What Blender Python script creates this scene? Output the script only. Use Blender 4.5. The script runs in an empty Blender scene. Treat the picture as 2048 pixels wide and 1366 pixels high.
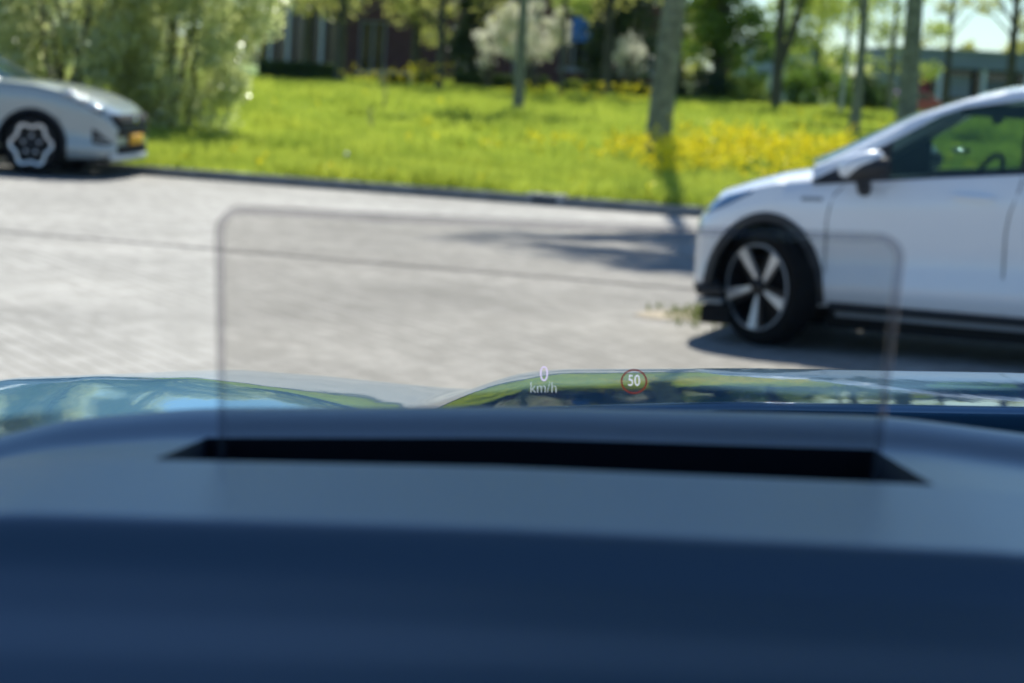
import bpy, bmesh, math, random
import numpy as np
from math import radians, sin, cos, pi, sqrt, tan
from mathutils import Matrix, Vector

S = bpy.context.scene
COL = S.collection
random.seed(7)
RNG = np.random.default_rng(11)

# ------------------------------------------------------------ camera
cam_d = bpy.data.cameras.new('camera')
cam = bpy.data.objects.new('camera', cam_d)
COL.objects.link(cam)
S.camera = cam
cam.matrix_world = Matrix.Translation((0, 0, 1.5)) @ Matrix.Rotation(radians(90 - 6.51), 4, 'X') @ Matrix.Rotation(radians(3.2), 4, 'Z')
cam_d.sensor_width = 36
cam_d.lens = 84.375
cam_d.clip_start = 0.05
cam_d.clip_end = 3000
cam_d.dof.use_dof = True
cam_d.dof.focus_distance = 1.62
cam_d.dof.aperture_fstop = 13.8

# ------------------------------------------------------------ world, sun
SUN_EL, SUN_AZ = 50.0, 6.5
w = bpy.data.worlds.new('World')
S.world = w
w.use_nodes = True
nt = w.node_tree
sky = nt.nodes.new('ShaderNodeTexSky')
sky.sky_type = 'NISHITA'
sky.sun_disc = False
sky.sun_elevation = radians(SUN_EL)
sky.sun_rotation = radians(SUN_AZ)
sky.air_density = 1.0
sky.dust_density = 0.15
sky.ozone_density = 1.5
tint = nt.nodes.new('ShaderNodeVectorMath')
tint.operation = 'MULTIPLY'
tint.inputs[1].default_value = (.78, 1.0, 1.24)
nt.links.new(sky.outputs[0], tint.inputs[0])
nt.links.new(tint.outputs[0], nt.nodes['Background'].inputs[0])
nt.nodes['Background'].inputs[1].default_value = 0.076
sl = bpy.data.lights.new('sun', 'SUN')
sl.energy = 5.0
sl.angle = radians(0.5)
sl.color = (1.0, 0.955, 0.88)
so = bpy.data.objects.new('sun', sl)
COL.objects.link(so)
sdir = Vector((sin(radians(SUN_AZ)) * cos(radians(SUN_EL)), cos(radians(SUN_AZ)) * cos(radians(SUN_EL)), sin(radians(SUN_EL))))
so.rotation_euler = sdir.to_track_quat('Z', 'Y').to_euler()
so.location = (0, 40, 60)
S.view_settings.view_transform = 'Standard'
S.view_settings.look = 'None'
S.view_settings.exposure = 0.58
S.view_settings.gamma = 1.0
S.cycles.max_bounces = 10
S.cycles.transparent_max_bounces = 24
S.cycles.caustics_reflective = False
S.cycles.caustics_refractive = False
S.cycles.sample_clamp_indirect = 8.0
S.cycles.use_denoising = True

# ------------------------------------------------------------ materials
def new_mat(name):
    m = bpy.data.materials.new(name)
    m.use_nodes = True
    return m, m.node_tree, m.node_tree.nodes['Principled BSDF']

def mat(name, col, rough=0.6, metal=0.0, coat=0.0, var=0.0, scale=8.0, bump=0.0, spec=0.5, coat_rough=0.03):
    m, t, p = new_mat(name)
    p.inputs['Base Color'].default_value = (*col, 1)
    p.inputs['Roughness'].default_value = rough
    p.inputs['Metallic'].default_value = metal
    p.inputs['Coat Weight'].default_value = coat
    p.inputs['Coat Roughness'].default_value = coat_rough
    p.inputs['Specular IOR Level'].default_value = spec
    if var or bump:
        tc = t.nodes.new('ShaderNodeTexCoord')
        n = t.nodes.new('ShaderNodeTexNoise')
        n.inputs['Scale'].default_value = scale
        n.inputs['Detail'].default_value = 6
        t.links.new(tc.outputs['Object'], n.inputs['Vector'])
        if var:
            r = t.nodes.new('ShaderNodeMapRange')
            r.inputs['From Min'].default_value = 0.3
            r.inputs['From Max'].default_value = 0.7
            r.inputs['To Min'].default_value = 1 - var
            r.inputs['To Max'].default_value = 1 + var
            mx = t.nodes.new('ShaderNodeVectorMath')
            mx.operation = 'SCALE'
            mx.inputs[0].default_value = col
            t.links.new(n.outputs['Fac'], r.inputs['Value'])
            t.links.new(r.outputs[0], mx.inputs['Scale'])
            t.links.new(mx.outputs[0], p.inputs['Base Color'])
        if bump:
            b = t.nodes.new('ShaderNodeBump')
            b.inputs['Strength'].default_value = bump
            b.inputs['Distance'].default_value = 0.02
            t.links.new(n.outputs['Fac'], b.inputs['Height'])
            t.links.new(b.outputs[0], p.inputs['Normal'])
    return m

def leaf_mat(name, c1, c2, trans=0.45, rough=0.5, c3=None, clump=0.6, gloss=0.06):
    m, t, p = new_mat(name)
    t.nodes.remove(p)
    out = [n for n in t.nodes if n.type == 'OUTPUT_MATERIAL'][0]
    g = t.nodes.new('ShaderNodeNewGeometry')
    tc = t.nodes.new('ShaderNodeTexCoord')
    n = t.nodes.new('ShaderNodeTexNoise')
    n.inputs['Scale'].default_value = clump
    n.inputs['Detail'].default_value = 2
    t.links.new(tc.outputs['Object'], n.inputs['Vector'])
    ad = t.nodes.new('ShaderNodeMath'); ad.operation = 'ADD'
    s1 = t.nodes.new('ShaderNodeMath'); s1.operation = 'MULTIPLY'; s1.inputs[1].default_value = 0.5
    s2 = t.nodes.new('ShaderNodeMapRange'); s2.inputs['From Min'].default_value = .35; s2.inputs['From Max'].default_value = .65; s2.inputs['To Max'].default_value = .5
    t.links.new(g.outputs['Random Per Island'], s1.inputs[0])
    t.links.new(n.outputs['Fac'], s2.inputs['Value'])
    t.links.new(s1.outputs[0], ad.inputs[0]); t.links.new(s2.outputs[0], ad.inputs[1])
    cr = t.nodes.new('ShaderNodeValToRGB')
    cr.color_ramp.elements[0].color = (*c1, 1)
    cr.color_ramp.elements[1].color = (*c2, 1)
    if c3:
        e = cr.color_ramp.elements.new(0.93); e.color = (*c3, 1)
        cr.color_ramp.elements[1].position = 0.85 if cr.color_ramp.elements[1].position < .9 else .85
        cr.color_ramp.elements[1].color = (*c2, 1)
        cr.color_ramp.elements[2].color = (*c3, 1)
    t.links.new(ad.outputs[0], cr.inputs[0])
    d = t.nodes.new('ShaderNodeBsdfDiffuse')
    tr = t.nodes.new('ShaderNodeBsdfTranslucent')
    gl = t.nodes.new('ShaderNodeBsdfGlossy'); gl.inputs['Roughness'].default_value = rough
    t.links.new(cr.outputs[0], d.inputs['Color'])
    t.links.new(cr.outputs[0], tr.inputs['Color'])
    m1 = t.nodes.new('ShaderNodeMixShader'); m1.inputs[0].default_value = trans
    m2 = t.nodes.new('ShaderNodeMixShader'); m2.inputs[0].default_value = gloss
    t.links.new(d.outputs[0], m1.inputs[1]); t.links.new(tr.outputs[0], m1.inputs[2])
    t.links.new(m1.outputs[0], m2.inputs[1]); t.links.new(gl.outputs[0], m2.inputs[2])
    t.links.new(m2.outputs[0], out.inputs['Surface'])
    return m

def glass_mat(name, tint, refl=0.6, veil=0.0, veil_col=(.5, .6, .7), rough=0.0):
    m, t, p = new_mat(name)
    t.nodes.remove(p)
    out = [n for n in t.nodes if n.type == 'OUTPUT_MATERIAL'][0]
    tp = t.nodes.new('ShaderNodeBsdfTransparent'); tp.inputs[0].default_value = (*tint, 1)
    gl = t.nodes.new('ShaderNodeBsdfGlossy'); gl.inputs['Roughness'].default_value = rough
    fr = t.nodes.new('ShaderNodeFresnel'); fr.inputs[0].default_value = 1.45
    mu = t.nodes.new('ShaderNodeMath'); mu.operation = 'MULTIPLY'; mu.inputs[1].default_value = refl
    t.links.new(fr.outputs[0], mu.inputs[0])
    mx = t.nodes.new('ShaderNodeMixShader')
    t.links.new(mu.outputs[0], mx.inputs[0])
    src = tp
    if veil:
        df = t.nodes.new('ShaderNodeBsdfDiffuse'); df.inputs[0].default_value = (*veil_col, 1)
        mv = t.nodes.new('ShaderNodeMixShader'); mv.inputs[0].default_value = veil
        t.links.new(tp.outputs[0], mv.inputs[1]); t.links.new(df.outputs[0], mv.inputs[2])
        src = mv
    t.links.new(src.outputs[0], mx.inputs[1]); t.links.new(gl.outputs[0], mx.inputs[2])
    t.links.new(mx.outputs[0], out.inputs['Surface'])
    return m

def emit_mat(name, col, st):
    m, t, p = new_mat(name)
    p.inputs['Base Color'].default_value = (0, 0, 0, 1)
    p.inputs['Specular IOR Level'].default_value = 0
    p.inputs['Emission Color'].default_value = (*col, 1)
    p.inputs['Emission Strength'].default_value = st
    return m

def paver_mat():
    m, t, p = new_mat('concrete_pavers')
    tc = t.nodes.new('ShaderNodeTexCoord')
    mp = t.nodes.new('ShaderNodeMapping'); mp.inputs['Rotation'].default_value = (0, 0, radians(18.7 + 45))
    br = t.nodes.new('ShaderNodeTexBrick')
    br.inputs['Scale'].default_value = 1.0
    br.inputs['Brick Width'].default_value = 0.21
    br.inputs['Row Height'].default_value = 0.105
    br.inputs['Mortar Size'].default_value = 0.008
    br.inputs['Color1'].default_value = (.42, .395, .36, 1)
    br.inputs['Color2'].default_value = (.31, .29, .26, 1)
    br.inputs['Mortar'].default_value = (.24, .22, .185, 1)
    t.links.new(tc.outputs['Object'], mp.inputs[0]); t.links.new(mp.outputs[0], br.inputs['Vector'])
    n = t.nodes.new('ShaderNodeTexNoise'); n.inputs['Scale'].default_value = .55; n.inputs['Detail'].default_value = 7
    n2 = t.nodes.new('ShaderNodeTexNoise'); n2.inputs['Scale'].default_value = 30; n2.inputs['Detail'].default_value = 4
    t.links.new(tc.outputs['Object'], n.inputs[0]); t.links.new(tc.outputs['Object'], n2.inputs[0])
    r = t.nodes.new('ShaderNodeMapRange'); r.inputs['From Min'].default_value = .3; r.inputs['From Max'].default_value = .7
    r.inputs['To Min'].default_value = .82; r.inputs['To Max'].default_value = 1.14
    t.links.new(n.outputs[0], r.inputs[0])
    r2 = t.nodes.new('ShaderNodeMapRange'); r2.inputs['From Min'].default_value = .3; r2.inputs['From Max'].default_value = .7
    r2.inputs['To Min'].default_value = .88; r2.inputs['To Max'].default_value = 1.1
    t.links.new(n2.outputs[0], r2.inputs[0])
    a = t.nodes.new('ShaderNodeVectorMath'); a.operation = 'SCALE'
    b = t.nodes.new('ShaderNodeVectorMath'); b.operation = 'SCALE'
    t.links.new(br.outputs['Color'], a.inputs[0]); t.links.new(r.outputs[0], a.inputs['Scale'])
    t.links.new(a.outputs[0], b.inputs[0]); t.links.new(r2.outputs[0], b.inputs['Scale'])
    t.links.new(b.outputs[0], p.inputs['Base Color'])
    bp = t.nodes.new('ShaderNodeBump'); bp.inputs['Strength'].default_value = .4; bp.inputs['Distance'].default_value = .006
    t.links.new(br.outputs['Fac'], bp.inputs['Height']); bp.invert = True
    t.links.new(bp.outputs[0], p.inputs['Normal'])
    p.inputs['Roughness'].default_value = .85
    p.inputs['Specular IOR Level'].default_value = .3
    return m

def brick_mat():
    m, t, p = new_mat('dark_red_brick')
    tc = t.nodes.new('ShaderNodeTexCoord')
    mp = t.nodes.new('ShaderNodeMapping'); mp.inputs['Rotation'].default_value = (radians(90), 0, 0)
    br = t.nodes.new('ShaderNodeTexBrick')
    br.inputs['Scale'].default_value = 1.0
    br.inputs['Brick Width'].default_value = .22; br.inputs['Row Height'].default_value = .066; br.inputs['Mortar Size'].default_value = .009
    br.inputs['Color1'].default_value = (.10, .032, .03, 1); br.inputs['Color2'].default_value = (.16, .055, .045, 1)
    br.inputs['Mortar'].default_value = (.13, .10, .09, 1)
    t.links.new(tc.outputs['Object'], mp.inputs[0]); t.links.new(mp.outputs[0], br.inputs['Vector'])
    t.links.new(br.outputs['Color'], p.inputs['Base Color'])
    p.inputs['Roughness'].default_value = .85
    return m

M = {}
M['paver'] = paver_mat()
M['brick'] = brick_mat()
M['gutter'] = mat('dark_paver_row', (.16, .145, .13), .85, var=.25, scale=6)
M['kerb'] = mat('kerb_concrete', (.25, .255, .245), .85, var=.25, scale=5, bump=.2)
M['drain'] = mat('drain_concrete', (.40, .40, .38), .85, var=.2, scale=6, bump=.2)
M['soil'] = mat('meadow_soil', (.14, .22, .03), .95, var=.35, scale=1.5)
M['sand'] = mat('sandy_dirt', (.50, .42, .31), .95, var=.25, scale=7, bump=.4)
M['ground'] = mat('ground_soil', (.12, .13, .07), .95, var=.3, scale=.4)
M['grass'] = leaf_mat('grass_blades', (.24, .34, .035), (.68, .72, .10), trans=.55, clump=1.1, gloss=.03)
M['stem'] = leaf_mat('flower_stems', (.13, .22, .03), (.24, .32, .06), trans=.4)
M['yellow'] = leaf_mat('yellow_petals', (.86, .66, .015), (.90, .80, .04), trans=.35, gloss=.02)
M['weed'] = leaf_mat('weed_leaves', (.16, .22, .05), (.30, .32, .10), trans=.35)
M['drystalk'] = mat('dry_stalk', (.42, .36, .22), .8, var=.2)
M['willow'] = leaf_mat('silver_green_leaves', (.42, .48, .15), (.86, .87, .44), trans=.68, rough=.35, c3=(.9, .9, .68), clump=1.6, gloss=.12)
M['olive'] = leaf_mat('spring_olive_leaves', (.34, .36, .09), (.68, .66, .20), trans=.55, clump=.8)
M['lime'] = leaf_mat('lime_leaves', (.30, .40, .06), (.62, .68, .14), trans=.55, clump=.7)
M['green'] = leaf_mat('dense_green_leaves', (.09, .18, .02), (.26, .38, .045), trans=.45, clump=.8)
M['dark'] = leaf_mat('dark_green_leaves', (.02, .045, .012), (.06, .10, .025), trans=.25, clump=.8)
M['hedge'] = leaf_mat('hedge_leaves', (.035, .07, .012), (.10, .17, .03), trans=.3, clump=1.5)
M['blossom'] = leaf_mat('white_blossom', (.72, .70, .56), (.93, .91, .80), trans=.4, clump=1.2, gloss=.02)
M['bark'] = mat('grey_green_bark', (.20, .20, .145), .9, var=.45, scale=7, bump=.6)
M['bark_dark'] = mat('dark_bark', (.085, .08, .06), .9, var=.35, scale=6, bump=.6)
M['bark_pale'] = mat('pale_birch_bark', (.40, .40, .35), .8, var=.35, scale=5, bump=.3)
M['white_paint'] = mat('white_car_paint', (.76, .80, .86), .35, coat=1.0, coat_rough=.03)
def own_paint():
    m, t, p = new_mat('dark_blue_car_paint')
    t.nodes.remove(p)
    out = [n for n in t.nodes if n.type == 'OUTPUT_MATERIAL'][0]
    lw = t.nodes.new('ShaderNodeLayerWeight'); lw.inputs['Blend'].default_value = .5
    pw_ = t.nodes.new('ShaderNodeMath'); pw_.operation = 'POWER'; pw_.inputs[1].default_value = 13
    ma = t.nodes.new('ShaderNodeMath'); ma.operation = 'MULTIPLY_ADD'; ma.inputs[1].default_value = .72; ma.inputs[2].default_value = .26
    t.links.new(lw.outputs['Facing'], pw_.inputs[0]); t.links.new(pw_.outputs[0], ma.inputs[0])
    d = t.nodes.new('ShaderNodeBsdfDiffuse'); d.inputs[0].default_value = (.035, .15, .27, 1)
    g = t.nodes.new('ShaderNodeBsdfGlossy'); g.inputs['Roughness'].default_value = .03; g.inputs[0].default_value = (.93, .98, 1, 1)
    mx = t.nodes.new('ShaderNodeMixShader')
    tc = t.nodes.new('ShaderNodeTexCoord'); mp = t.nodes.new('ShaderNodeMapping'); mp.inputs['Scale'].default_value = (60, 14, 14)
    n = t.nodes.new('ShaderNodeTexNoise'); n.inputs['Scale'].default_value = 1.0; n.inputs['Detail'].default_value = 3
    b = t.nodes.new('ShaderNodeBump'); b.inputs['Strength'].default_value = .35; b.inputs['Distance'].default_value = .0003
    t.links.new(tc.outputs['Object'], mp.inputs[0]); t.links.new(mp.outputs[0], n.inputs['Vector'])
    t.links.new(n.outputs['Fac'], b.inputs['Height']); t.links.new(b.outputs[0], g.inputs['Normal'])
    t.links.new(ma.outputs[0], mx.inputs[0]); t.links.new(d.outputs[0], mx.inputs[1]); t.links.new(g.outputs[0], mx.inputs[2])
    g2 = t.nodes.new('ShaderNodeBsdfGlossy'); g2.inputs['Roughness'].default_value = .5
    m2 = t.nodes.new('ShaderNodeMixShader'); m2.inputs[0].default_value = .018
    t.links.new(mx.outputs[0], m2.inputs[1]); t.links.new(g2.outputs[0], m2.inputs[2])
    t.links.new(m2.outputs[0], out.inputs['Surface'])
    return m
M['grey_paint'] = mat('silver_grey_car_paint', (.33, .38, .39), .32, metal=.15, coat=1.0)
M['red_paint'] = mat('red_car_paint', (.45, .02, .04), .3, coat=1.0)
M['own_paint'] = own_paint()
M['black_plastic'] = mat('black_plastic_trim', (.018, .018, .02), .55)
M['under'] = mat('underbody_black', (.008, .008, .008), .9)
M['tyre'] = mat('tyre_rubber', (.010, .010, .010), .9, spec=.2, var=.2, scale=20)
M['alloy'] = mat('silver_alloy', (.80, .80, .80), .32, metal=.3)
M['alloy_dark'] = mat('dark_alloy', (.02, .02, .022), .4, metal=.4)
M['chrome'] = mat('chrome', (.8, .8, .8), .08, metal=1.0)
M['lampglass'] = mat('lamp_cover', (.14, .24, .38), .08, metal=.3, coat=1.0)
M['lampdark'] = mat('lamp_housing', (.13, .16, .19), .12, metal=.6, coat=1.0)
M['lens'] = mat('lamp_lens', (.62, .70, .78), .10, metal=.5, coat=1.0)
M['plate'] = mat('yellow_plate', (.75, .38, .02), .5)
M['ink'] = mat('plate_ink', (.02, .02, .02), .6)
M['orange'] = mat('amber_lens', (.7, .25, .08), .2)
M['car_glass'] = glass_mat('car_glass_green', (.46, .61, .57), refl=.9, veil=.13, veil_col=(.13, .28, .27))
M['windscreen'] = glass_mat('windscreen_glass', (.965, .985, .98), refl=.02)
M['seat'] = mat('seat_fabric', (.02, .022, .026), .85, var=.2)
M['liner'] = mat('cabin_liner', (.05, .055, .06), .9)
M['cabin'] = mat('cabin_plastic', (.012, .013, .015), .8)
M['dash'] = mat('dashboard_soft_plastic', (.027, .072, .115), .36, bump=.05, scale=900, spec=.75)
M['slot'] = mat('display_slot_black', (.012, .015, .024), .6, spec=.3)
M['combiner'] = glass_mat('combiner_glass', (.77, .76, .745), refl=.25)
M['comb_edge'] = glass_mat('combiner_edge', (.84, .83, .84), refl=.3, veil=.10, veil_col=(.35, .42, .5))
M['hud_white'] = emit_mat('lit_display_white', (.82, .84, 1.0), .85)
M['hud_violet'] = emit_mat('lit_display_violet', (.74, .66, 1.0), .9)
M['hud_dim'] = emit_mat('lit_display_pale', (.80, .92, 1.0), .62)
M['hud_red'] = emit_mat('lit_display_red', (.62, .12, .10), .26)
M['white_wall'] = mat('white_painted_steel', (.55, .60, .62), .5)
M['grey_clad'] = mat('pale_grey_cladding', (.36, .40, .47), .6, var=.08, scale=.6)
M['blue_clad'] = mat('grey_blue_cladding', (.19, .225, .27), .6, var=.1, scale=.6)
M['dark_glass'] = mat('dark_window_glass', (.012, .016, .02), .08, spec=.8)
M['blue_sign'] = mat('blue_panel', (.05, .20, .62), .5)
M['sill_grey'] = mat('grey_window_frame', (.30, .33, .36), .5)
M['roof_dark'] = mat('roof_felt', (.06, .06, .06), .9)
M['red_panel'] = mat('red_panel', (.42, .08, .10), .6)
M['pale_stone'] = mat('pale_stone', (.50, .44, .38), .8, var=.1)
M['white_plastic'] = mat('white_plastic', (.75, .75, .72), .4)

# ------------------------------------------------------------ helpers
def tag(o, label=None, cat=None, group=None, kind=None):
    if label: o['label'] = label
    if cat: o['category'] = cat
    if group: o['group'] = group
    if kind: o['kind'] = kind
    return o

def empty(name, loc=(0, 0, 0), rz=0.0):
    o = bpy.data.objects.new(name, None)
    COL.objects.link(o)
    o.location = loc
    o.rotation_euler = (0, 0, rz)
    return o

def link_mesh(name, me, mats, parent=None, smooth=True):
    if not isinstance(mats, (list, tuple)): mats = [mats]
    for m in mats: me.materials.append(m)
    o = bpy.data.objects.new(name, me)
    COL.objects.link(o)
    if parent: o.parent = parent
    if smooth:
        me.polygons.foreach_set('use_smooth', [True] * len(me.polygons))
    me.update()
    return o

def from_data(name, verts, faces, mats, parent=None, smooth=True, idx=None, angle=None):
    me = bpy.data.meshes.new(name)
    me.from_pydata([tuple(v) for v in verts], [], faces)
    o = link_mesh(name, me, mats, parent, smooth)
    if idx is not None: me.polygons.foreach_set('material_index', idx)
    if angle: me.set_sharp_from_angle(angle=radians(angle))
    return o

def quads_mesh(name, V, mats, parent=None, n=4):
    """V: (N, n, 3) array of separate faces."""
    N = V.shape[0]
    me = bpy.data.meshes.new(name)
    me.vertices.add(N * n); me.vertices.foreach_set('co', V.astype(np.float32).ravel())
    me.loops.add(N * n); me.loops.foreach_set('vertex_index', np.arange(N * n, dtype=np.int32))
    me.polygons.add(N); me.polygons.foreach_set('loop_start', np.arange(0, N * n, n, dtype=np.int32))
    me.polygons.foreach_set('loop_total', np.full(N, n, dtype=np.int32))
    me.update(calc_edges=True)
    return link_mesh(name, me, mats, parent, smooth=False)

class MB:
    """Collects shapes and links them as one mesh object."""
    def __init__(s): s.v = []; s.f = []
    def add(s, vs, fs):
        b = len(s.v); s.v += [tuple(v) for v in vs]; s.f += [[b + i for i in f] for f in fs]; return s
    def box(s, x0, x1, y0, y1, z0, z1, b=0.0):
        if b <= 0:
            vs = [(x, y, z) for z in (z0, z1) for y in (y0, y1) for x in (x0, x1)]
            return s.add(vs, [[0, 2, 3, 1], [4, 5, 7, 6], [0, 1, 5, 4], [2, 6, 7, 3], [0, 4, 6, 2], [1, 3, 7, 5]])
        bm = bmesh.new()
        bmesh.ops.create_cube(bm, size=1, matrix=Matrix.Translation(((x0 + x1) / 2, (y0 + y1) / 2, (z0 + z1) / 2)) @ Matrix.Diagonal((x1 - x0, y1 - y0, z1 - z0, 1)))
        bmesh.ops.bevel(bm, geom=bm.edges[:], offset=b, segments=3, profile=.6, affect='EDGES')
        bm.verts.index_update()
        s.add([v.co for v in bm.verts], [[v.index for v in f.verts] for f in bm.faces]); bm.free(); return s
    def tube(s, pts, rad, n=10, cap=True):
        pts = [Vector(p) for p in pts]
        if not isinstance(rad, (list, tuple)): rad = [rad] * len(pts)
        vs = []; fs = []
        up = Vector((0, 0, 1))
        a = None
        for i, p in enumerate(pts):
            d = (pts[min(i + 1, len(pts) - 1)] - pts[max(i - 1, 0)]).normalized()
            if a is None:
                a = d.cross(up)
                if a.length < .05: a = d.cross(Vector((0, 1, 0)))
            a = (a - d * a.dot(d)).normalized()
            b = d.cross(a)
            for k in range(n):
                t = 2 * pi * k / n
                vs.append(p + (a * cos(t) + b * sin(t)) * rad[i])
        for i in range(len(pts) - 1):
            for k in range(n):
                fs.append([i * n + k, i * n + (k + 1) % n, (i + 1) * n + (k + 1) % n, (i + 1) * n + k])
        if cap:
            fs.append(list(range(n))[::-1]); fs.append([(len(pts) - 1) * n + k for k in range(n)])
        return s.add(vs, fs)
    def lathe(s, prof, n=48, closed=True):
        """profile (r, y) about the local Y axis."""
        vs = [(r * cos(2 * pi * k / n), y, r * sin(2 * pi * k / n)) for r, y in prof for k in range(n)]
        m = len(prof)
        fs = [[i * n + k, i * n + (k + 1) % n, ((i + 1) % m) * n + (k + 1) % n, ((i + 1) % m) * n + k] for i in range(m if closed else m - 1) for k in range(n)]
        return s.add(vs, fs)
    def prism(s, poly, y0, y1):
        """poly in (x, z), extruded along Y."""
        n = len(poly)
        vs = [(x, y0, z) for x, z in poly] + [(x, y1, z) for x, z in poly]
        fs = [list(range(n)), list(range(n, 2 * n))[::-1]] + [[i, i + n, (i + 1) % n + n, (i + 1) % n] for i in range(n)]
        return s.add(vs, fs)
    def ellipsoid(s, c, r, nu=16, nv=10, pw=1.0):
        vs = []; fs = []
        sg = lambda t: (abs(t) ** pw) * (1 if t >= 0 else -1)
        for j in range(nv + 1):
            ph = -pi / 2 + pi * j / nv
            for i in range(nu):
                th = 2 * pi * i / nu
                vs.append((c[0] + r[0] * sg(cos(ph)) * sg(cos(th)), c[1] + r[1] * sg(cos(ph)) * sg(sin(th)), c[2] + r[2] * sg(sin(ph))))
        for j in range(nv):
            for i in range(nu):
                fs.append([j * nu + i, j * nu + (i + 1) % nu, (j + 1) * nu + (i + 1) % nu, (j + 1) * nu + i])
        return s.add(vs, fs)
    def build(s, name, m, parent=None, smooth=True, angle=35):
        o = from_data(name, s.v, s.f, m, parent, smooth)
        bm = bmesh.new(); bm.from_mesh(o.data)
        bmesh.ops.recalc_face_normals(bm, faces=bm.faces)
        bm.to_mesh(o.data); bm.free()
        if smooth: o.data.set_sharp_from_angle(angle=radians(angle))
        return o

def sm(a, b, x):
    t = np.clip((x - a) / (b - a), 0, 1); return t * t * (3 - 2 * t)

# ------------------------------------------------------------ terrain
RA = radians(18.7)
RU = np.array([cos(RA), -sin(RA)]); RN = np.array([sin(RA), cos(RA)])
K0 = np.array([-4.35, 28.2])
def tdist(x, y): return (x - K0[0]) * RN[0] + (y - K0[1]) * RN[1]
def gz(x, y):
    t = np.asarray(tdist(x, y), dtype=float)
    z = np.minimum(.1 + .0115 * t, .62)
    z = np.where(t > 58, np.maximum(0, .62 - (t - 58) * .02), z)
    return np.where(t < 0, 0, z)
def road_pt(sv, t): return K0[0] + RU[0] * sv + RN[0] * t, K0[1] + RU[1] * sv + RN[1] * t

def strip(name, s0, s1, t0, t1, z0, m, kind='structure', z1=None):
    b = MB()
    c = [road_pt(s0, t0), road_pt(s1, t0), road_pt(s1, t1), road_pt(s0, t1)]
    if z1 is None:
        b.add([(x, y, z0) for x, y in c], [[0, 1, 2, 3]])
    else:
        b.add([(x, y, z0) for x, y in c] + [(x, y, z1) for x, y in c], [[4, 5, 6, 7], [0, 1, 5, 4], [1, 2, 6, 5], [2, 3, 7, 6], [3, 0, 4, 7]])
    o = b.build(name, m, smooth=False)
    return tag(o, kind=kind)

gb = MB(); gb.add([(-2500, -600, -.03), (2500, -600, -.03), (2500, 2800, -.03), (-2500, 2800, -.03)], [[0, 1, 2, 3]])
tag(gb.build('ground', M['ground'], smooth=False), kind='structure')
strip('road', -90, 90, -60, 0.02, 0.0, M['paver'])
# dark row of pavers between parking strip and carriageway (runs at a slightly different angle)
mk = MB()
p0 = np.array([-14.0, 22.0]); p1 = np.array([14.0, 12.93])
nn = np.array([.308, .951]) * .085
mk.add([(p0[0] - nn[0], p0[1] - nn[1], .004), (p1[0] - nn[0], p1[1] - nn[1], .004), (p1[0] + nn[0], p1[1] + nn[1], .004), (p0[0] + nn[0], p0[1] + nn[1], .004)], [[0, 1, 2, 3]])
tag(mk.build('paver_line', M['gutter'], smooth=False), kind='structure')
strip('gutter', -90, 90, -.16, 0.0, 0.004, M['gutter'])
strip('kerb', -90, 90, 0.0, .14, -.02, M['kerb'], z1=.105)
# meadow sheet
sv = np.linspace(-120, 160, 141)
tv = np.concatenate([[.14, .3], np.linspace(.6, 90, 80), [150, 400, 1200]])
V = []; 
for t in tv:
    for s_ in sv:
        x, y = road_pt(s_, t)
        bump = 0.03 * sin(x * .9 + y * .31) * cos(y * .47 - x * .2) * min(1, t / 3)
        V.append((x, y, float(gz(x, y)) - .0 + bump))
n = len(sv)
Fc = [[i * n + k, i * n + k + 1, (i + 1) * n + k + 1, (i + 1) * n + k] for i in range(len(tv) - 1) for k in range(n - 1)]
tag(from_data('meadow', V, Fc, M['soil']), kind='structure')

# storm drain block in the kerb line
x, y = .30, 26.72
e = empty('storm_drain', (x, y, 0), -RA)
tag(e, 'pale concrete storm drain block set into the kerb', 'drain')
MB().box(-.21, .21, -.10, .2, -.01, .125, .012).build('block', M['drain'], e)
MB().box(-.15, .15, -.103, -.02, .03, .085).build('inlet', M['slot'], e)

# sandy patch
def blob_sheet(name, cx, cy, rx, ry, z, m, seed, rot=0):
    r_ = random.Random(seed); vs = [(cx, cy, z)]; N = 40
    for k in range(N):
        a = 2 * pi * k / N; q = 1 + .3 * sin(3 * a + seed) * r_.uniform(.4, 1) + r_.uniform(-.12, .12)
        px, py = rx * q * cos(a), ry * q * sin(a)
        vs.append((cx + px * cos(rot) - py * sin(rot), cy + px * sin(rot) + py * cos(rot), z))
    return from_data(name, vs, [[0, 1 + k, 1 + (k + 1) % N] for k in range(N)], m, smooth=False)
tag(blob_sheet('dirt_patch', 1.38, 15.2, .5, .55, .005, M['sand'], 3, -.3), kind='structure')

# ------------------------------------------------------------ grass, weeds, flowers (stuff)
def visible_xy(n, t0, t1, power=1.0, margin=1.2):
    """Random points on the meadow between kerb distances t0, t1 inside a wide wedge in front of the car."""
    out = []
    while len(out) < n:
        t = t0 + (t1 - t0) * RNG.random(n) ** power
        s_ = RNG.uniform(-22, 60, n)
        x = K0[0] + RU[0] * s_ + RN[0] * t; y = K0[1] + RU[1] * s_ + RN[1] * t
        k = (x > -y * .215 * margin - 1) & (x < y * .215 * margin + 1) & (y > 10)
        out += list(zip(x[k], y[k]))
    return np.array(out[:n])

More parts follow.
